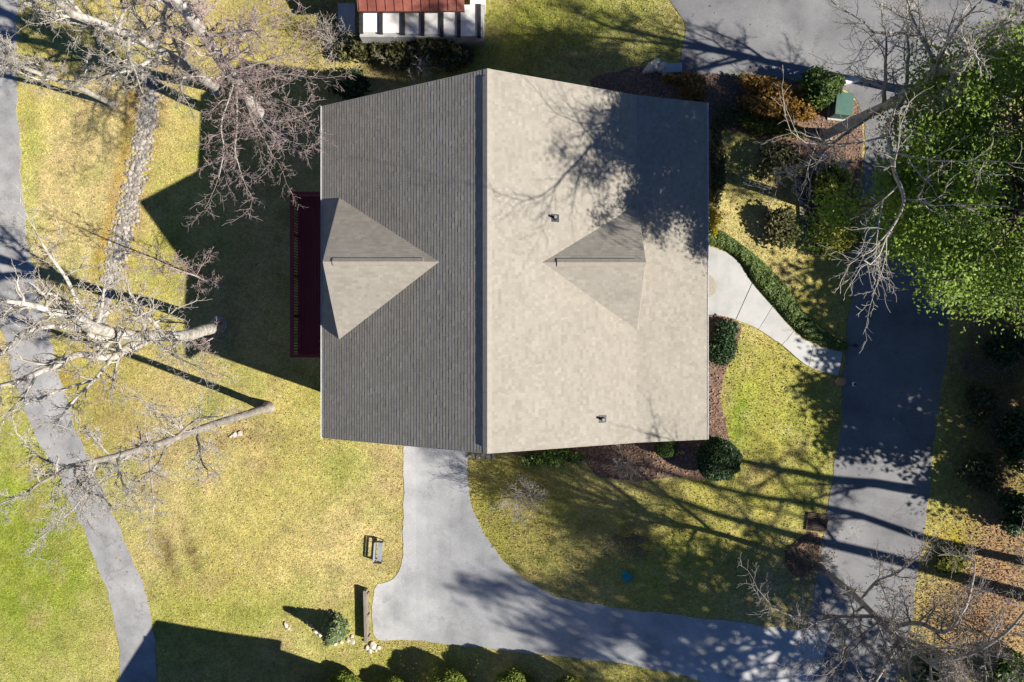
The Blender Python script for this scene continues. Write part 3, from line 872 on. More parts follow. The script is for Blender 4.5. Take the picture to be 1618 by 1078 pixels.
EVER = dict(topf=.72, lead=.15, rk=.45, n=(7,5,4,3), wig=(.06,.14,.2,.22), trop=(.03,.03,.03,.03), kids=(16,8,6), start=(.18,.2,.2), ang=(70,52,50), ratio=(.42,.5,.5), taper=.3, rmin=.012, leader=True)

def leafy_tree(label, trunk, r0, r1, mat_leaf_, seed, P=EVER, per=22, spread=.42, size=.13, L=None, count=None, start=None, name='evergreen_tree', group=None):
    rg = random.Random(seed); ng = np.random.default_rng(seed)
    out = [[] for _ in range(6)]; tips = []
    t = empty(name, trunk[0], label, 'tree', group)
    q = smooth_path([Vector(p) for p in trunk], 4); nodes = []
    for i, p in enumerate(q):
        nodes.append((p, (q[min(i+1,len(q)-1)]-q[max(i-1,0)]).normalized(), r0+(r1-r0)*i/(len(q)-1)))
    main = [(nodes[i][0], nodes[i+1][0], nodes[i][2], nodes[i+1][2]) for i in range(len(nodes)-1)]
    H = sum((Vector(trunk[i+1])-Vector(trunk[i])).length for i in range(len(trunk)-1))
    spawn(out, tips, nodes, L or H*.8, 0, P, rg, start=start, count=count)
    V, Fc = tubes(main + out[0] + out[1], 7)
    V2, F2 = tubes(out[2] + out[3], 3)
    obj('trunk', fast_mesh('trunk', np.concatenate([V,V2]), np.concatenate([Fc,F2+len(V)]), M['bark_brown'], True), t)
    tp = np.array([tuple(p) for p, d in tips])
    k = ng.integers(max(1,per//2), per*3//2, size=len(tp))
    c = np.repeat(tp, k, 0)
    off = ng.normal(size=(len(c),3))*np.array([spread, spread, spread*.55])
    c = c + off
    obj('crown', leaf_mesh(c, size, mat_leaf_, 'crown', ng, up=1.0), t)
    return t, len(tips), len(c)

def vert_trunk(px, py, top, lean=(0,0), k=5, wob=.15, seed=0):
    b = gpt(px, py, -.15) if not isinstance(px, Vector) else px
    rg = random.Random(seed)
    pts = []
    for i in range(k+1):
        f = i/k
        pts.append(Vector((b.x + lean[0]*f + (rg.gauss(0,wob) if 0 < i else 0), b.y + lean[1]*f + (rg.gauss(0,wob) if 0 < i else 0), b.z + (top-b.z)*f)))
    return pts

def W(*a): return wpt(*a)

# large bare tree over the house shadow, upper left
DENSE = dict(BARE, kids=(13,10,8,6), ratio=(.46,.5,.5,.48), wig=(.1,.18,.24,.26,.26))
FINE = dict(BARE, limbkids=11, limbL=.8, kids=(12,9,8,6), ratio=(.46,.42,.5,.5), wig=(.1,.2,.26,.28,.28), trop=(.05,.03,.03,.02,.02), start=(.35,.12,.12,.12))
tr = [gpt(442,214,-.15), W(416,184,4.1), W(366,118,8.1), W(332,68,10.4), W(285,5,13.0), W(235,-60,15.5)]
fan = []
for k, (ex, ey, ez, sx, sy, sz) in enumerate([(512,122,10.8,372,124,7.8),(498,175,10.2,380,136,7.2),(482,222,9.6,388,146,6.6),(432,248,9.8,380,136,7.2),(385,285,9.6,374,128,7.6),(345,282,9.8,368,120,8.0),
                                      (492,82,11.6,358,108,8.6),(455,48,12.0,350,96,9.2),(425,20,12.6,340,80,9.8),(300,120,10.6,362,112,8.4),(280,60,12.2,345,88,9.5)]):
    ex -= 26 if ex > 445 else 0
    mx, my = (ex+sx)/2 + rnd.uniform(-14,14), (ey+sy)/2 + rnd.uniform(-14,14)
    fan.append(([W(sx,sy,sz), W((sx*2+mx)/3+rnd.uniform(-7,7),(sy*2+my)/3+rnd.uniform(-7,7),sz*.6+ez*.4), W(mx,my,sz*.35+ez*.65), W((mx+ex)/2+rnd.uniform(-9,9),(my+ey)/2+rnd.uniform(-9,9),sz*.15+ez*.85), W(ex,ey,ez)], .05, .012))
bare_tree('large bare tree with pale trunk rising from the house shadow at upper left', tr, .29, .20, M['bark_white'], M['twig_red'], 3, FINE, start=.5, count=10, L=9, limbs=fan)
tr = [gpt(342,138,-.15), W(318,122,3.9), W(272,90,7.0), W(205,55,9.8), W(110,20,12.6)]
bare_tree('bare tree with a thick pale trunk next to the largest one, upper left', tr, .25, .15, M['bark_white'], M['twig_white'], 5, FINE, start=.3, count=17, L=10)
tr = [gpt(178,164,-.1), W(130,141,4.0), W(80,122,7.0), W(20,100,9.6)]
bare_tree('slim pale bare tree standing on the straw lawn near the cart path', tr, .15, .07, M['bark_white'], M['twig_white'], 8, FINE, start=.35, count=9, L=6)
# white limbed tree on the left
tr = [gpt(345,513,-.15), W(322,521,3.2), W(290,531,5.6), W(255,531,7.6), W(215,530,9.2), W(160,520,11.2), W(118,500,12.8)]
WL = dict(BARE, kids=(8,8,7,5), wig=(.1,.2,.24,.25,.25))
limbs = [([W(215,530,9.2), W(165,535,10.6), W(100,515,11.6), W(40,523,12.6), W(18,545,13.2), W(-15,580,14.2)], .13, .05),
         ([W(255,533,7.6), W(205,548,9.0), W(175,566,10.0), W(120,562,11.2), W(80,582,12.2), W(20,605,13.6)], .19, .09),
         ([W(180,563,10.0), W(150,600,11.0), W(120,630,11.8), W(102,652,12.4)], .08, .03),
         ([W(165,522,11.0), W(125,480,12.2), W(105,440,13.2), W(80,405,14.0), W(60,372,14.8)], .10, .03),
         ([W(140,510,11.8), W(112,485,12.6), W(85,465,13.2), W(55,462,13.8)], .08, .03),
         ([W(150,600,10.9), W(75,625,11.8), W(20,650,13)], .06, .025),
         ([W(240,531,8.2), W(270,560,9.0), W(300,575,9.6), W(330,590,10)], .04, .015)]
bare_tree('white barked bare tree with thick crooked limbs beside the deck shadow', tr, .31, .19, M['bark_white'], M['twig_white'], 14, WL, start=.4, count=9, L=8.5, limbs=limbs)
# slim tree below it
tr = [gpt(424,644,-.12), W(375,660,5.2), W(330,674,8.4), W(255,700,12.6), W(182,722,15.8), W(110,738,18.0)]
bare_tree('slim leaning bare tree on the rear lawn below the white one', tr, .21, .07, M['bark_grey'], M['twig_white'], 19, FINE, start=.42, count=14, L=9)
# reddish small tree at the shadow edge
for i, (px, py, top, lean, lab) in enumerate([(352,452,6.2,(-.5,.6),'small reddish bare tree at the edge of the house shadow'),
                                              (350,535,3.6,(.4,-.3),'low reddish bare sapling at the foot of the white tree')]):
    SM = dict(BARE, kids=(7,6,5,4), rmin=.006)
    bare_tree(lab, vert_trunk(px, py, top, lean, 4, .1, 40+i), .06, .025, M['twig_red'], M['twig_red'], 40+i, SM, start=.2, count=11, L=(top-1)*.75, group=None)

# upper right: bare tree among the evergreen
tr = [gpt(1302,214,-.15), W(1350,190,8.6), W(1400,166,11.5), W(1460,130,14.6), W(1520,95,17.2)]
limbs = [([W(1395,170,11.3), W(1330,215,12.2), W(1285,250,12.8), W(1245,277,13.2)], .08, .02),
         ([W(1430,150,13.2), W(1405,200,15.5), W(1412,265,17), W(1428,318,18), W(1400,375,18.6)], .09, .03),
         ([W(1440,140,13.6), W(1540,170,15.5), W(1600,190,17), W(1640,200,18)], .10, .03),
         ([W(1470,125,15), W(1500,60,17), W(1540,10,18.5)], .09, .03)]
bare_tree('tall grey bare tree rising through the evergreen at upper right', tr, .24, .12, M['bark_grey'], M['twig_white'], 23, WL, start=.45, count=8, L=7.5, limbs=limbs)
tr = [gpt(1462,150,-.15), W(1520,118,8.4), W(1580,85,11.6), W(1650,40,14.6)]
limbs = [([W(1530,112,9), W(1490,80,11), W(1440,55,12.6), W(1380,50,14)], .09, .03), ([W(1560,95,10.6), W(1540,140,12.6), W(1500,170,14), W(1470,185,15)], .08, .025)]
bare_tree('second grey bare tree at the parking area edge, upper right corner', tr, .2, .1, M['bark_grey'], M['twig_white'], 27, DENSE, start=.35, count=10, L=7.5, limbs=limbs)
# lower right bare tree
tr = [gpt(1296,898,-.15), W(1350,942,8.2), W(1402,994,10.6), W(1468,1046,13.4), W(1545,1105,16)]
limbs = [([W(1402,994,10.6), W(1450,985,12.2), W(1492,1000,13.2), W(1525,960,14.2), W(1540,905,15.2)], .10, .03),
         ([W(1380,975,9.6), W(1330,975,11), W(1285,985,12), W(1240,970,12.8)], .08, .025),
         ([W(1420,1008,11.4), W(1400,1050,12.6), W(1380,1085,13.6)], .08, .03),
         ([W(1360,950,8.6), W(1385,920,10.4), W(1420,905,11.6), W(1450,880,12.6)], .07, .025),
         ([W(1468,1046,13.4), W(1530,1035,15), W(1590,1000,16.2), W(1625,960,17)], .09, .03)]
bare_tree('grey bare tree with spreading twigs where the driveway meets the road', tr, .15, .06, M['bark_grey'], M['twig_mid'], 29, FINE, start=.3, count=18, L=8.5, limbs=limbs)

# evergreen upper right
b = gpt(1322,338,-.15)
tr = [b, b+Vector((.7,-.3,5)), b+Vector((1.9,-1.4,10)), b+Vector((2.4,-2.6,14.5)), b+Vector((2.2,-3.3,18.5))]
def clump_tree(label, trunk, r0, centre, rad, nclump, per, crad, size, mat_leaf_, seed):
    ng = np.random.default_rng(seed); rg = random.Random(seed)
    t = empty('evergreen_tree', trunk[0], label, 'tree')
    q = smooth_path([Vector(p) for p in trunk], 5)
    segs = [(q[i], q[i+1], r0*(1-.85*i/len(q))*(1.6 if i == 0 else 1), r0*(1-.85*(i+1)/len(q))) for i in range(len(q)-1)]
    thin = []; C_ = []
    while len(C_) < nclump:
        v = ng.normal(size=3); v /= np.linalg.norm(v)
        if v[2] < -.55: continue
        lump = 1 + .16*math.sin(3.1*v[0]+5*v[1]) + .14*math.sin(6.3*v[1]-4*v[2]+1) + .10*math.sin(9*v[0]+7*v[2])
        rr = ng.uniform(.62, 1.02)*lump
        c = np.array(centre) + v*rr*np.array(rad)
        C_.append(c)
        # branch from the trunk to the clump
        p1 = Vector(c); k = min(range(len(q)), key=lambda i: abs(q[i].z - (p1.z - .45*math.hypot(p1.x-q[i].x, p1.y-q[i].y))))
        p0 = q[k]; mid = p0.lerp(p1, .5) + rvec(rg)*.25 + Vector((0,0,.2))
        pth = smooth_path([p0, mid, p1], 3)
        for i in range(len(pth)-1):
            (segs if i < 2 else thin).append((pth[i], pth[i+1], .07*(1-.14*i), .07*(1-.14*(i+1))))
        for j in range(5):
            thin.append((p1, p1 + Vector((rg.gauss(0,.5), rg.gauss(0,.5), rg.gauss(.1,.25))), .018, .006))
    C_ = np.array(C_)
    k = ng.integers(per//2, per*3//2, size=len(C_))
    sz = ng.uniform(.7, 1.25, size=len(C_))*crad
    c = np.repeat(C_, k, 0); szr = np.repeat(sz, k)[:,None]
    off = ng.normal(size=(len(c),3))*szr*np.array([.62,.62,.34])
    # leaves gather in small sprays
    spray = ng.normal(size=(len(c)//9+1,3))*crad*np.array([.5,.5,.22])
    off = off*.55 + spray[ng.integers(0, len(spray), len(c))]*.8
    V, Fc = tubes(segs, 7); V2, F2 = tubes(thin, 4)
    obj('trunk', fast_mesh('trunk', np.concatenate([V,V2]), np.concatenate([Fc,F2+len(V)]), M['bark_brown'], True), t)
    obj('crown', leaf_mesh(c+off, size, mat_leaf_, 'crown', ng, up=1.3), t)
clump_tree('big bright evergreen tree overhanging the road at upper right', tr, .30, (17.8,5.7,15.6), (5.9,4.2,5.6), 330, 430, .80, .062, M['leaf_ever'], 31)
# (clumps of leaves carried by thin branches)
# trees standing just outside the picture whose shadows cross it
b = Vector((24.6,-18.6,4.6)); tr = [b, b+Vector((0,0,6)), b+Vector((.2,.1,11)), b+Vector((0,0,16.5))]
clump_tree('evergreen tree beyond the lower right corner shading the driveway', tr, .3, (25.6,-18.8,16.6), (5.2,4.8,5.2), 170, 75, .85, .15, M['leaf_ever'], 33)
b = Vector((27.6,-4.8,4.8)); tr = [b, b+Vector((0,0,3)), b+Vector((0,0,6)), b+Vector((0,0,9))]
clump_tree('evergreen tree beyond the right edge shading the middle of the road', tr, .3, (27.6,-4.8,10.9), (4.4,4.0,3.3), 190, 130, .9, .15, M['leaf_ever'], 35)
b = Vector((27.6,1.6,4.8)); tr = [b, b+Vector((0,0,3)), b+Vector((0,0,6)), b+Vector((0,0,9))]
clump_tree('evergreen tree beyond the right edge above the shaded verge', tr, .3, (27.6,1.6,11.2), (4.6,4.4,3.4), 200, 130, .9, .15, M['leaf_ever'], 36)
for i, (x, y, h, lean, r, lab) in enumerate([(27.2,-9.3,16,(-.3,-2.2),.34,'bare tree beyond the right edge casting the upper trunk shadow'),
                                       (28.5,-11.3,18,(-.2,-2.4),.24,'bare tree beyond the right edge casting the middle trunk shadow'),
                                       (28.0,-12.9,20,(-.3,-2.2),.36,'bare tree beyond the right edge casting the longest trunk shadow'),
                                       (30.0,13.5,15,(0,0),.22,'bare tree beyond the upper right corner shading the parking area')]):
    bare_tree(lab, vert_trunk(Vector((x,y,tz(x,y)-.15)), None, tz(x,y)+h, lean, 5, .2, 60+i), r, .1, M['bark_grey'], M['twig_dark'], 60+i, BARE, start=.5, count=8, L=h*.42)

# ------------------------------------------------------------------ shrubs
def shrub(label, px, py, rx, ry, h, mat, n, size, seed, name='shrub', rot=0.0, group=None, lumps=9, shape='dome', stem_mat=None, cat='shrub', up=.5, flat_top=False):
    """leaf volume made of lumps over a few stems; px, py is the middle of its foot"""
    ng = np.random.default_rng(seed); b = gpt(px, py)
    t = empty(name, b, label, cat, group)
    st = MB()
    for i in range(6):
        a = ng.uniform(0, 6.28); q = ng.uniform(.2, .6)
        st.tube(b + Vector((0.05*math.cos(a), .05*math.sin(a), -.05)), b + Vector((rx*q*math.cos(a), ry*q*math.sin(a), h*.7)), .022, .01, 5)
    st.build('stems', stem_mat or M['bark_brown'], t)
    # lumps
    P = []
    if shape == 'ball':
        v = ng.normal(size=(n,3)); v /= np.linalg.norm(v, axis=1, keepdims=True)
        rr = ng.uniform(.82, 1.0, size=(n,1))*(1+.05*np.sin(v[:,0:1]*7+v[:,1:2]*9))
        P = v*rr*np.array([rx, ry, h/2]) + np.array([0,0,h/2])
    elif shape == 'cone':
        f = ng.random(n)**.8; a = ng.uniform(0, 6.28, n); rr = (1-f)*ng.uniform(.55,1,n)+.06
        P = np.stack([rx*rr*np.cos(a), ry*rr*np.sin(a), .1+f*h], 1)
    else:
        cs = []
        for i in range(lumps):
            a = ng.uniform(0, 6.28); q = math.sqrt(ng.random())*.72
            cs.append((rx*q*math.cos(a), ry*q*math.sin(a), h*(.62-.32*q*q)*ng.uniform(.8,1.15), ng.uniform(.32,.5)))
        k = ng.integers(0, lumps, n); cs = np.array(cs)
        v = ng.normal(size=(n,3)); v /= np.linalg.norm(v, axis=1, keepdims=True); rr = np.where(ng.random((n,1)) < .07, ng.uniform(1.0, 1.35, size=(n,1)), ng.uniform(.45, 1.05, size=(n,1)))
        P = cs[k,:3] + v*rr*cs[k,3:4]*np.array([rx, ry, h*.75])
        P[:,2] = np.clip(P[:,2], .04, None)
    c, s = math.cos(rot), math.sin(rot)
    Q = P.copy(); Q[:,0] = P[:,0]*c - P[:,1]*s; Q[:,1] = P[:,0]*s + P[:,1]*c
    Q += np.array(tuple(b))
    obj('foliage', leaf_mesh(Q, size, mat, 'foliage', ng, up=up), t)
    return t

def twiggy(label, px, py, h, n, seed, mat, rad=1.0, name='bare_shrub', r=.02):
    rg = random.Random(seed); out = [[] for _ in range(6)]; tips = []
    b = gpt(px, py, -.03); t = empty(name, b, label, 'shrub')
    P = dict(n=(4,3,3), wig=(.16,.22,.25), trop=(.06,.04,.02), kids=(6,5), start=(.25,.2), ang=(42,45), ratio=(.5,.5), taper=.4, rmin=.006)
    for i in range(n):
        a = rg.uniform(0, 6.28); q = rg.uniform(.15, 1.0)*rad
        d = Vector((math.cos(a)*q, math.sin(a)*q, 1)).normalized()
        grow(out, tips, b + Vector((math.cos(a)*.08, math.sin(a)*.08, 0)), d, h*rg.uniform(.7,1.1), r, 0, P, rg)
    V, Fc = tubes(out[0], 5); obj('stems', fast_mesh('stems', V, Fc, mat, True), t)
    V, Fc = tubes(out[1]+out[2], 3); obj('twigs', fast_mesh('twigs', V, Fc, mat, True), t)
    return t

# north side of the house
shrub('large rhododendron below the white panels, nearest the roof peak', 692, 92, 1.7, 1.0, 1.9, M['leaf_olive'], 5200, .11, 101)
shrub('broad rhododendron below the middle of the white panels', 630, 88, 1.4, 1.0, 1.9, M['leaf_olive'], 4600, .11, 102)
shrub('grey green shrub below the left end of the white panels', 575, 92, 1.2, .9, 1.6, M['leaf_olive'], 3600, .10, 103)
twiggy('pale bare shrub left of the white panels', 528, 68, 2.2, 14, 104, M['twig_white'], .9)
twiggy('bare twiggy shrub between the two rhododendrons and the roof', 655, 112, 2.4, 9, 105, M['twig_white'], .9)
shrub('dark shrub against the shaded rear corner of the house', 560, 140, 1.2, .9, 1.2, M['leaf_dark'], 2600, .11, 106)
# north east bed
shrub('orange brown shrub in the bed near the right roof corner', 1185, 158, 1.8, 1.0, 1.2, M['leaf_orange'], 6200, .09, 111, rot=-.3)
shrub('golden brown shrub at the right end of the north bed', 1238, 172, 1.3, .95, 1.1, M['leaf_orange'], 4600, .09, 112, rot=-.3)
shrub('rusty low shrub beside the parking area edge', 1085, 135, 1.2, .7, .9, M['leaf_orange'], 2200, .09, 113, rot=-.2)
shrub('yellow green low shrub along the lawn edge of the north bed', 1200, 198, 1.9, .6, .7, M['leaf_yellow'], 3600, .09, 114, rot=-.25)
shrub('dull green low shrub touching the right roof edge', 1150, 186, 1.0, .6, .8, M['leaf_olive'], 2200, .09, 115)
shrub('rounded green shrub next to the green utility cabinet', 1281, 142, 1.05, 1.05, 1.9, M['leaf_mid'], 5600, .10, 116)
shrub('yellow green shrub inside the curved stone edging, upper one', 1288, 292, 1.1, 1.2, 1.6, M['leaf_yellow'], 5200, .10, 117)
shrub('yellow green shrub at the lower tip of the stone edging', 1312, 378, 1.15, 1.1, 1.5, M['leaf_yellow'], 5200, .10, 118)
shrub('thin olive shrub with bare stems on the front lawn', 1222, 262, 1.3, 1.1, 1.6, M['leaf_olive'], 1500, .10, 119)
shrub('sparse dark olive shrub left of the stone edging', 1226, 356, 1.2, 1.2, 1.3, M['leaf_olive'], 1300, .10, 120)
twiggy('bare shrub tangled in the thin olive shrub', 1235, 268, 1.8, 10, 121, M['twig_dark'], 1.0)
shrub('bright yellow blossoming bush at the right roof edge', 1124, 350, .35, .7, .9, M['flower_yellow'], 900, .06, 122, cat='bush')
shrub('leafy green shrub along the right wall under the roof edge', 1126, 265, .5, 1.9, .8, M['leaf_olive'], 2600, .09, 123)
# front bed
shrub('dark green shrub between the front walk and the roof edge', 1138, 536, .95, 1.15, 1.0, M['leaf_dark'], 5200, .07, 131)
shrub('clipped dark green ball shrub at the front corner of the house', 1128, 722, 1.02, 1.0, 1.75, M['leaf_dark'], 9000, .06, 132, shape='ball')
shrub('small clipped green shrub along the side wall', 1050, 706, .55, .45, .8, M['leaf_mid'], 2400, .06, 133, shape='ball')
shrub('long green shrub under the side eave near the driveway', 884, 722, 1.5, .6, 1.0, M['leaf_mid'], 4200, .08, 134)
shrub('flat green shrub right of the long one under the side eave', 842, 724, .8, .4, .6, M['leaf_hedge'], 1500, .07, 135)
twiggy('pale bare shrub in the mulch beside the side wall', 985, 732, 1.2, 16, 136, M['twig_white'], 1.0, r=.012)
# front lawn
twiggy('grey dome shaped bare shrub on the lawn near the driveway', 826, 782, 1.7, 34, 141, M['twig_white'], 1.35, r=.014)
twiggy('smaller bare shrub in the dappled shade of the side lawn', 985, 852, 1.5, 20, 142, M['twig_dark'], 1.2, r=.012)
twiggy('bare shrub in the round bed where the road bends', 1262, 890, 1.5, 22, 143, M['twig_dark'], 1.3, r=.014)
twiggy('low bare shrub on the shaded lawn beside the round bed', 1205, 920, 1.1, 16, 144, M['twig_white'], 1.3, r=.012)
# lower edge
shrub('young pale green conical shrub behind the row of stones', 532, 990, .75, .75, 2.3, M['leaf_pale'], 2200, .11, 151, shape='cone')
for i, (px, py, rx, h, lab) in enumerate([(548,1088,1.15,1.3,'rounded hedge bush at the bottom, leftmost'), (625,1092,1.0,1.3,'rounded hedge bush at the bottom, second from the left'),
                                  (712,1084,1.2,1.9,'tallest rounded hedge bush at the bottom, middle'), (812,1084,1.15,1.6,'rounded hedge bush at the bottom, second from the right'),
                                  (898,1094,1.05,1.4,'rounded hedge bush at the bottom, rightmost')]):
    shrub(lab, px, py, rx, rx, h, M['leaf_bush'], 12000, .06, 160+i, name='hedge_bush', group='hedge bushes along the bottom', cat='bush', shape='ball', up=.8)
# verge on the right
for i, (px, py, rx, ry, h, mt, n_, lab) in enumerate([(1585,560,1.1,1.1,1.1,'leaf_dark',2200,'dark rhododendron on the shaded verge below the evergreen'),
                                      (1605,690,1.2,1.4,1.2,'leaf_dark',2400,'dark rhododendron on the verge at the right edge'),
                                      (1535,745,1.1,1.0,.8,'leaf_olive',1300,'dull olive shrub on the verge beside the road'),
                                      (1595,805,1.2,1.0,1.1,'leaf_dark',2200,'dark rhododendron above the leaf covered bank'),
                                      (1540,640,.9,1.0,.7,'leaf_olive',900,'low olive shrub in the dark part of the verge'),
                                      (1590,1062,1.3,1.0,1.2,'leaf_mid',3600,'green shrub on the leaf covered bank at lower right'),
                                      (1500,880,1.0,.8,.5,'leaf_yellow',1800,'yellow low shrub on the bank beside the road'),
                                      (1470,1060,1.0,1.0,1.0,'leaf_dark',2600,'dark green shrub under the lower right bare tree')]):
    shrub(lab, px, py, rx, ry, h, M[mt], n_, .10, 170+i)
twiggy('tangled bare shrub in the dark verge beside the road', 1530, 580, 1.3, 14, 182, M['twig_dark'], 1.2)
twiggy('bare shrub on the orange leaf covered bank', 1555, 1000, 1.6, 16, 181, M['twig_dark'], 1.2)

# hedge along the walk
def band_hedge():
    ng = np.random.default_rng(77)
    up = dense([(1112,352),(1150,372),(1200,410),(1240,450),(1266,490),(1300,520),(1337,545)], 6, False)
    lo = dense([(1112,383),(1150,397),(1174,418),(1190,445),(1222,482),(1256,519),(1287,542),(1332,553)], 6, False)
    t = empty('hedge', gpt(1230,470), 'low green hedge following the curve of the front walk', 'hedge')
    n = 22000
    f = ng.random(n); g_ = ng.random(n)
    ui = f*(len(up)-1); li = f*(len(lo)-1)
    def at(a, i):
        a = np.array(a); k = np.minimum(i.astype(int), len(a)-2); w_ = (i-k)[:,None]
        return a[k]*(1-w_) + a[k+1]*w_
    P = at(up,ui)*(1-g_[:,None]) + at(lo,li)*g_[:,None]
    h = .40*np.clip(1-(2*np.abs(g_-.5))**4,.1,1)*(.9+.06*np.sin(f*61)+.05*np.sin(f*143+1))*ng.uniform(.5,1.08,n)
    z = np.full(n, 4.0)
    for _ in range(5):
        x = (P[:,0]-CX)*(CAMZ-z)/FPX; y = -(P[:,1]-CY)*(CAMZ-z)/FPX; z = terrain(x,y)
    obj('foliage', leaf_mesh(np.stack([x,y,z+h],1), .07, M['leaf_hedge'], 'foliage', ng, up=1.0), t)
    st = MB()
    for i in range(0, len(up), 3):
        j = min(int(i*len(lo)/len(up)), len(lo)-1)
        p = gpt((up[i][0]+lo[j][0])/2, (up[i][1]+lo[j][1])/2, -.03)
        st.tube(p, p+Vector((0,0,.3)), .015, .008, 5)
    st.build('stems', M['bark_brown'], t)
band_hedge()

# ------------------------------------------------------------------ stones
def rock_mesh(name, seed, mat, sub=2):
    ng = np.random.default_rng(seed)
    bm = bmesh.new(); bmesh.ops.create_icosphere(bm, subdivisions=sub, radius=1)
    ax = ng.normal(size=(5,3)); ax /= np.linalg.norm(ax,axis=1,keepdims=True); dd = ng.uniform(.55,.85,5)
    for v in bm.verts:
        for a, k in zip(ax, dd):
            q = v.co.dot(Vector(a))
            if q > k: v.co -= Vector(a)*(q-k)
        v.co *= 1 + ng.uniform(-.05,.05)
    me = bpy.data.meshes.new(name); bm.to_mesh(me); bm.free(); me.materials.append(mat)
    return me
RK = [rock_mesh('rock', 200+i, M['rock']) for i in range(5)]
ORD = ['first','second','third','fourth','fifth','sixth','seventh','eighth','ninth','tenth','eleventh','twelfth','thirteenth']
def rock(px, py, r, label, i, mesh=None, group=None):
    o = bpy.data.objects.new('rock', mesh or RK[i % 5])
    p = gpt(px, py, r*.3); o.location = p
    o.scale = (r*rnd.uniform(.8,1.2), r*rnd.uniform(.7,1.1), r*rnd.uniform(.5,.75)); o.rotation_euler = (rnd.uniform(-.2,.2), rnd.uniform(-.2,.2), rnd.uniform(0,6.28))
    link(o, None, label, 'rock', group)
row = [(452,988,.16),(456,994,.13),(492,990,.14),(500,998,.17),(506,1003,.15),(512,1010,.13),(486,984,.10),(518,1006,.11),(530,1017,.14),(540,1015,.12),(551,1012,.14),(557,1014,.17),(556,1006,.11)]
for i, (px, py, r) in enumerate(sorted(row)):
    rock(px, py, r, ORD[i]+' stone from the left in the row below the conical shrub', i, group='stones in the row below the conical shrub')
for i, (px, py, r) in enumerate(sorted([(578,1012,.14),(580,1024,.16),(590,1020,.2),(598,1024,.17),(585,1029,.14),(594,1028,.12)])):
    rock(px, py, r, ORD[i]+' stone from the left in the heap at the timber wall', i, group='stones at the end of the timber wall')
for i, (px, py, r) in enumerate(sorted([(748,721,.14),(756,722,.16),(764,721,.15),(772,722,.17),(780,722,.14),(742,722,.12)])):
    rock(px, py, r, ORD[i]+' cream stone from the left under the lower roof peak', i, group='stones under the roof peak')
for i, (px, py, r) in enumerate(sorted([(1028,106,.3),(1037,103,.34),(1046,107,.3),(1022,112,.22),(1053,111,.25)])):
    rock(px, py, r, ORD[i]+' pale boulder from the left at the parking area corner', i, group='boulders by the parking area')
rock(1327, 603, .24, 'orange fieldstone at the end of the front walk', 0, rock_mesh('rock', 231, M['orange_rock']))
rock(1334, 549, .16, 'small orange fieldstone at the tip of the walk hedge', 1, rock_mesh('rock', 232, M['orange_rock']))
for i, (px, py, r) in enumerate(sorted([(372,688,.14),(380,686,.17),(365,690,.11)])):
    rock(px, py, r, ORD[i]+' stone from the left of three below the slim leaning tree', i, group='stones on the rear lawn')

# dry creek of small stones
def creek():
    ng = np.random.default_rng(5); line = dense(CREEK, 4, False)
    V = []; F = []
    base = rock_mesh('stone_base', 240, M['stone'], 1)
    bv = np.array([v.co[:] for v in base.vertices]); bf = np.array([p.vertices[:] for p in base.polygons])
    n = 2700
    allV = []; allF = []
    for i in range(n):
        k = ng.integers(0, len(line)); px, py = line[k]
        f = ng.normal()*.42
        f = max(-1, min(1, f))
        wdt = 19 if py < 440 else 13
        p = gpt(px + f*wdt + ng.normal()*1.0, py + ng.normal()*2)
        r = ng.uniform(.04, .105)*(1.5 if ng.random() < .12 else 1)
        a = ng.uniform(0, 6.28); c, s = math.cos(a), math.sin(a)
        q = bv*np.array([r*ng.uniform(.7,1.3), r*ng.uniform(.7,1.2), r*ng.uniform(.5,.8)])
        q = np.stack([q[:,0]*c-q[:,1]*s, q[:,0]*s+q[:,1]*c, q[:,2]], 1) + np.array([p.x,p.y,p.z+r*.25])
        allF.append(bf + len(bv)*i); allV.append(q)
    obj('creek_stones', fast_mesh('creek_stones', np.concatenate(allV), np.concatenate(allF), M['stone']), label='dry creek of small grey stones crossing the straw lawn', cat='stones', kind='stuff')
creek()

# curved stone edging in the north bed
edg = empty('bed_edging', gpt(1268,340), 'curved stone edging round the two yellow green shrubs', 'edging')
em = dense([(1260,268),(1264,310),(1266,345),(1274,370),(1290,390),(1306,399)], 5, False)
for i in range(0, len(em)-1):
    a = gpt(*em[i], .05); b_ = gpt(*em[i+1], .05)
    dd = (b_-a); k = .94
    MB().bar(a+dd*.03+Vector((0,0,rnd.uniform(-.01,.01))), a+dd*k, .17, .16).build('edging_stone', M['stone'], edg, bevel=.012)

# ------------------------------------------------------------------ things on the lawns
def place(o_loc, rz): return Matrix.Translation(o_loc) @ Matrix.Rotation(rz, 4, 'Z')
# bench
bp = gpt(599, 870); Mx = place(bp, R(-4)) @ Matrix.Diagonal((.88,.9,.8,1))
bench = empty('bench', bp, 'pale grey bench with dark ends standing on the side lawn', 'bench')
for k in range(2):
    MB().box(-.02+.135*k, .105+.135*k, -.58, .58, .40, .435, Mx).build('seat_slat', M['bench_grey'], bench, bevel=.008)
Mb = Mx @ Matrix.Translation((-.17,0,.50)) @ Matrix.Rotation(R(-14),4,'Y')
MB().box(-.02,.015,-.58,.58,-.02,.09,Mb).build('backrest_slat', M['bench_grey'], bench, bevel=.006)
MB().box(-.02,.015,-.58,.58,.12,.23,Mb).build('backrest_slat', M['bench_grey'], bench, bevel=.006)
for s in (-1, 1):
    m = MB(); y = s*.62
    m.box(-.21,.27,y-.025,y+.025,.36,.40,Mx); m.box(-.20,-.15,y-.025,y+.025,0,.72,Mx); m.box(.20,.25,y-.025,y+.025,0,.60,Mx); m.box(-.21,.28,y-.03,y+.03,.60,.635,Mx)
    m.build('leg', M['darkmetal'], bench)
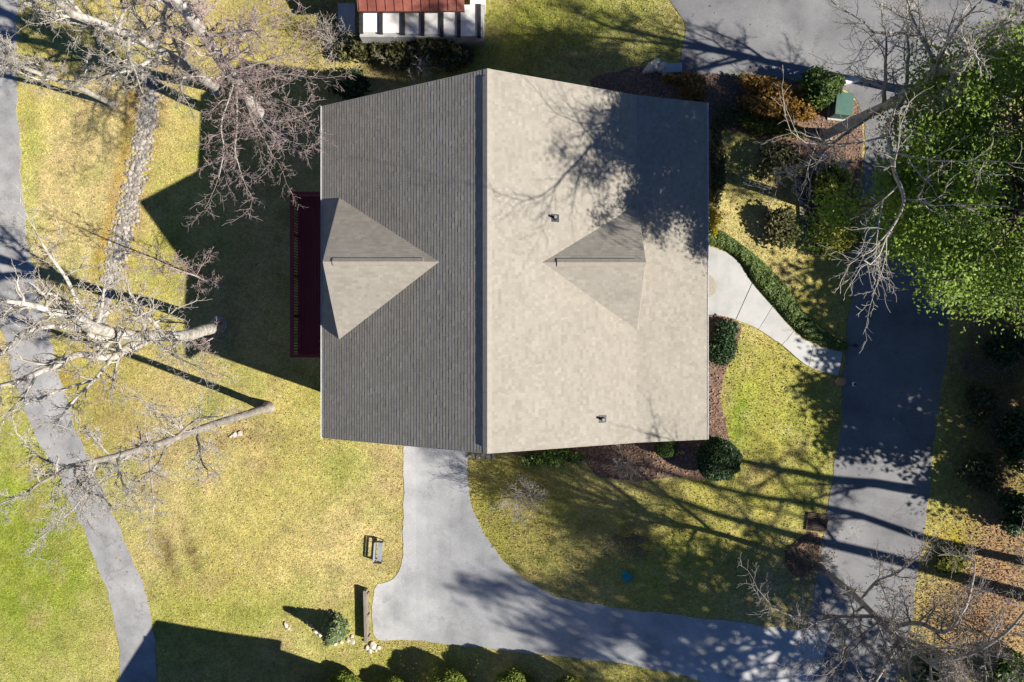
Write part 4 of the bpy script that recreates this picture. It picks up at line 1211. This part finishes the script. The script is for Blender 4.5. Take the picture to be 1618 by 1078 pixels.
MB().box(.0,.05,-.60,.60,.33,.36,Mx).build('seat_rail', M['darkmetal'], bench)
# timber wall
tp = gpt(581, 970); tw = empty('timber_wall', tp, 'low weathered timber wall beside the driveway turnaround', 'retaining wall')
a = gpt(579, 930); b_ = gpt(581, 1010)
for k in range(3):
    MB().bar(Vector((a.x,a.y,a.z+.09+.17*k)), Vector((b_.x,b_.y-.01*k,b_.z+.09+.17*k)), .17, .165).build('timber', M['wood_grey'], tw, bevel=.012)
for f in (.08, .5, .92):
    p = a.lerp(b_, f); MB().box(p.x+.09,p.x+.16,p.y-.05,p.y+.05,p.z-.1,p.z+.45).build('post', M['wood_grey'], tw)
# utility cover
tp = gpt(989, 911); Mx = place(tp, R(35))
ub = empty('utility_box', tp, 'small teal utility cover on the dappled side lawn', 'utility box')
MB().box(-.19,.19,-.19,.19,-.05,.10,Mx).build('body', M['teal'], ub, bevel=.015)
MB().box(-.22,.22,-.22,.22,.10,.14,Mx).build('lid', M['teal'], ub, bevel=.012)
# green transformer cabinet
tp = gpt(1322, 172); Mx = place(tp, R(-6))
tc_ = empty('transformer_cabinet', tp, 'green metal utility cabinet in the mulch beside the round green shrub', 'utility cabinet')
MB().box(-.42,.42,-.55,.55,0,.08,Mx).build('pad', M['concrete'], tc_, bevel=.01)
MB().box(-.36,.36,-.48,.48,.08,.80,Mx).build('cabinet', M['green_metal'], tc_, bevel=.02)
MB().box(-.40,.40,-.52,.52,.80,.86,Mx).build('lid', M['green_metal'], tc_, bevel=.02)
MB().box(.36,.385,-.03,.03,.4,.52,Mx).build('handle', M['darkmetal'], tc_)
# path lamps
def lamp(px, py, label, mat):
    p = gpt(px, py); t = empty('path_lamp', p, label, 'lamp')
    MB().tube(p, p+Vector((0,0,.42)), .02, .02, 8).build('post', M['darkmetal'], t)
    bm = bmesh.new(); bmesh.ops.create_icosphere(bm, subdivisions=3, radius=.1, matrix=Matrix.Translation(p+Vector((0,0,.5))))
    me = bpy.data.meshes.new('globe'); bm.to_mesh(me); bm.free(); me.materials.append(mat)
    for q in me.polygons: q.use_smooth = True
    obj('globe', me, t)
    MB().tube(p+Vector((0,0,.585)), p+Vector((0,0,.64)), .075, .02, 10).build('cap', M['darkmetal'], t)
lamp(1342, 607, 'small path lamp with white globe beside the orange stone', M['globe'])
lamp(1345, 547, 'small dark path lamp at the tip of the walk hedge', M['darkmetal'])
# storm drain
tp = gpt(1290, 826); Mx = place(tp, R(-8)) @ Matrix.Translation((0,0,.04))
dg_ = empty('storm_drain', tp, 'rusty storm drain grate at the edge of the road', 'drain')
fr = MB(); fr.box(-.5,.5,-.42,-.36,0,.06,Mx); fr.box(-.5,.5,.36,.42,0,.06,Mx); fr.box(-.5,-.44,-.36,.36,0,.06,Mx); fr.box(.44,.5,-.36,.36,0,.06,Mx)
fr.build('frame', M['iron'], dg_)
for k in range(8):
    MB().box(-.44,.44,-.33+.09*k,-.29+.09*k,.01,.05,Mx).build('bar', M['iron'], dg_)
MB().box(-.44,.44,-.36,.36,-.02,-.004,Mx).build('sump', M['darkmetal'], dg_)
# white stone block and pale slab near the parking area
tp = gpt(1062, 108); MB().box(-.45,.45,-.22,.22,-.05,.14,place(tp,R(4))).build('stone_slab', M['concrete'], None, bevel=.02, label='pale flat stone slab at the corner of the parking area', cat='slab')
tp = gpt(1342, 128); MB().box(-.35,.35,-.12,.12,-.05,.35,place(tp,R(12))).build('stone_block', M['white'], None, bevel=.02, label='white stone block at the road edge near the green cabinet', cat='stone block')

# ------------------------------------------------------------------ neighbours
# red roofed house at the top with its row of white panels
zg = tz(-4.5, 16)
nh = empty('neighbour_house', (-4.5, 20, zg), 'neighbouring house with red metal roof at the top edge', 'house')
zr_ = 4.6
MB().prism([(16.6,zg-.5),(26,zg-.5),(26,zr_),(21.3,zr_+2.6),(16.6,zr_)], 'x', -7.0, -2.6).build('wall', M['siding'], nh)
rr = MB(); rr.prism([(15.65,zr_-.25),(21.3,zr_+2.85),(26.9,zr_-.25),(26.9,zr_-.4),(21.3,zr_+2.68),(15.65,zr_-.4)], 'x', -7.3, -2.25)
nroof = rr.build('roof', M['redroof'], nh)
rr = MB()
x = -7.2
while x < -2.3:
    rr.bar((x,15.65,zr_-.23),(x,21.3,zr_+2.87),.04,.05); x += .42
rr.build('seam', M['redroof'], nroof)
pan = empty('patio_panels', (-4.5, 15.7, zg), 'row of six white panels divided by dark bars below the red roof', 'panels')
zp = 3.0; kx = (CAMZ-zp)/FPX
xs = [571,602,637,668,698,725,757]
for i in range(6):
    xa = (xs[i]-CX)*kx+.09; xb_ = (xs[i+1]-CX)*kx-.09
    yb = -(50+i*1.2-CY)*kx
    MB().box(xa, xb_, yb, 16.55, zp-.06, zp).build('panel', M['white'], pan, bevel=.01)
for i in range(7):
    xa = (xs[i]-CX)*kx; yb = -(52+i*1.2-CY)*kx
    MB().box(xa-.088, xa+.088, yb, 16.55, zp-.08, zp+.10).build('divider', M['darkmetal'], pan)
MB().box((568-CX)*kx, (764-CX)*kx, 15.0, 15.09, zg-.3, zp-.08).build('front_board', M['concrete'], pan)
MB().box((568-CX)*kx, (764-CX)*kx, 15.1, 16.5, zg-.4, zp-.1).build('base', M['concrete'], pan)
MB().box((743-CX)*kx, (766-CX)*kx, 16.56, 18.5, zg-.3, zp+.02).build('end_wall', M['white'], pan)
tp = gpt(548, 28); MB().box(-.45,.45,-.75,.75,-.05,.08,place(tp,R(0))).build('stone_slab', M['concrete'], None, bevel=.02, label='pale stone slab left of the white panels', cat='slab')
# house below the bottom edge; only its shadow reaches into the picture
hs = 6.2
corner = gpt(246, 980)
c0 = Vector((corner.x + SUNX*(hs-corner.z+.0), corner.y + SUNY*(hs-corner.z), 0))
dv = Vector((195,-30,0)).normalized(); nv = Vector((dv.y,-dv.x,0))
sh = empty('neighbour_house', (c0.x+4, c0.y-5, .5), 'neighbouring house below the bottom edge that shades the lawn', 'house')
def hp(u, v, z): return Vector((c0.x+dv.x*u+nv.x*v, c0.y+dv.y*u+nv.y*v, z))
def hbox(name, u0,u1,v0,v1,z0,z1,mat):
    m = MB(); m.add([hp(u0,v0,z0),hp(u1,v0,z0),hp(u1,v1,z0),hp(u0,v1,z0),hp(u0,v0,z1),hp(u1,v0,z1),hp(u1,v1,z1),hp(u0,v1,z1)], ((0,3,2,1),(4,5,6,7),(0,1,5,4),(1,2,6,5),(2,3,7,6),(3,0,4,7)))
    return m.build(name, mat, sh)
hbox('wall', .4, 6.2, .4, 9.6, .0, hs-.2, M['siding'])
m = MB()
m.add([hp(0,0,hs),hp(6.6,0,hs),hp(6.6,10,hs),hp(0,10,hs),hp(0,5,hs+1.6),hp(6.6,5,hs+1.6),hp(0,0,hs-.18),hp(6.6,0,hs-.18),hp(6.6,10,hs-.18),hp(0,10,hs-.18)],
      [(0,1,5,4),(2,3,4,5),(0,4,3),(1,2,5),(6,7,1,0),(7,8,2,1),(8,9,3,2),(9,6,0,3),(6,9,8,7)])
m.build('roof', M['soffit'], sh)
hbox('shadow_frame_beam', -.52, -.39, .95, 8, hs-.14, hs-.01, M['white']); hbox('shadow_frame_beam', -.388, -.02, .95, 1.08, hs-.14, hs-.01, M['white'])  # unseen frame, added and placed for the thin shadow beside the roof's
hbox('shadow_frame_post', -.52, -.392, .95, 1.08, -.8, hs-.142, M['white'])

# ------------------------------------------------------------------ grass and fallen leaves
def blades(n, seed):
    ng = np.random.default_rng(seed)
    x = ng.uniform(-28, 28, n); y = ng.uniform(-19.5, 19.5, n)
    gx, gy = gpix(x, y)
    keep = (gx > -30) & (gx < 1650) & (gy > -30) & (gy < 1110)
    jx = gx + ng.normal(size=n)*1.6; jy = gy + ng.normal(size=n)*1.6
    for poly in NO_GRASS:
        keep &= ~pip(jx, jy, dense(poly, 25))
    keep &= ~((x > -7.4) & (x < 8.1) & (y > Y0+.5) & (y < Y1-.5))
    walkp = UP + LO[::-1]
    keep &= ~pip(jx, jy, walkp)
    x = x[keep]; y = y[keep]; n = len(x)
    z = terrain(x, y)
    a = ng.uniform(0, 6.28, n); h = ng.uniform(.03, .085, n); wd = ng.uniform(.012, .03, n)
    la = ng.uniform(0, 6.28, n); ll = h*ng.uniform(.3, 1.3, n)
    b0 = np.stack([x - np.cos(a)*wd, y - np.sin(a)*wd, z-.005], 1); b1 = np.stack([x + np.cos(a)*wd, y + np.sin(a)*wd, z-.005], 1)
    tpv = np.stack([x + np.cos(la)*ll, y + np.sin(la)*ll, z + h], 1)
    V = np.stack([b0, b1, tpv], 1).reshape(-1, 3)
    col = np.repeat(lawn_colour(x, y), 3, 0)
    obj('grass', fast_mesh('grass', V, np.arange(n*3).reshape(n, 3), M['blade'], col=col), label='short dry winter grass of the lawns', cat='grass', kind='stuff')
blades(330000, 9)

def litter():
    ng = np.random.default_rng(10)
    P = []
    def zone(poly, n):
        poly = dense(poly, 25); xs_ = [p[0] for p in poly]; ys_ = [p[1] for p in poly]
        px = ng.uniform(min(xs_), max(xs_), n); py = ng.uniform(min(ys_), max(ys_), n)
        k = pip(px, py, poly); P.append(np.stack([px[k], py[k]], 1))
    zone(BED_NORTH, 7000); zone(BED_FRONT, 7000); zone(BED_SE, 1500)
    for cx_, cy_, sx, sy, n in ((1570,950,50,70,2600),(1575,620,45,130,6500),(1480,980,40,50,1200),(520,60,50,40,900),(390,690,50,12,160),(1300,880,14,30,160),(1250,700,60,120,120),(150,560,60,60,300),(400,720,160,150,500),(140,350,80,170,300),(1000,850,160,90,450),(1230,660,60,90,200),(900,60,120,40,250)):
        q = np.stack([ng.normal(cx_, sx, n), ng.normal(cy_, sy, n)], 1)
        P.append(q)
    P = np.concatenate(P); z = np.full(len(P), 3.0)
    for _ in range(8):
        x = (P[:,0]-CX)*(CAMZ-z)/FPX; y = -(P[:,1]-CY)*(CAMZ-z)/FPX; z = terrain(x, y)
    keep = ~((x > -7.4) & (x < 8.1) & (y > Y0+.5) & (y < Y1-.5))
    keep &= ~pip(*gpix(x, y), dense(DRIVE, 25))
    x, y, z = x[keep], y[keep], z[keep]
    c = np.stack([x, y, z+.04+ng.uniform(0,.02,len(x))], 1)
    obj('fallen_leaves', leaf_mesh(c, .045, M['litter'], 'fallen_leaves', ng, up=1.5, aspect=.7), label='brown fallen leaves lying in the beds and on the bank', cat='leaves', kind='stuff')
litter()
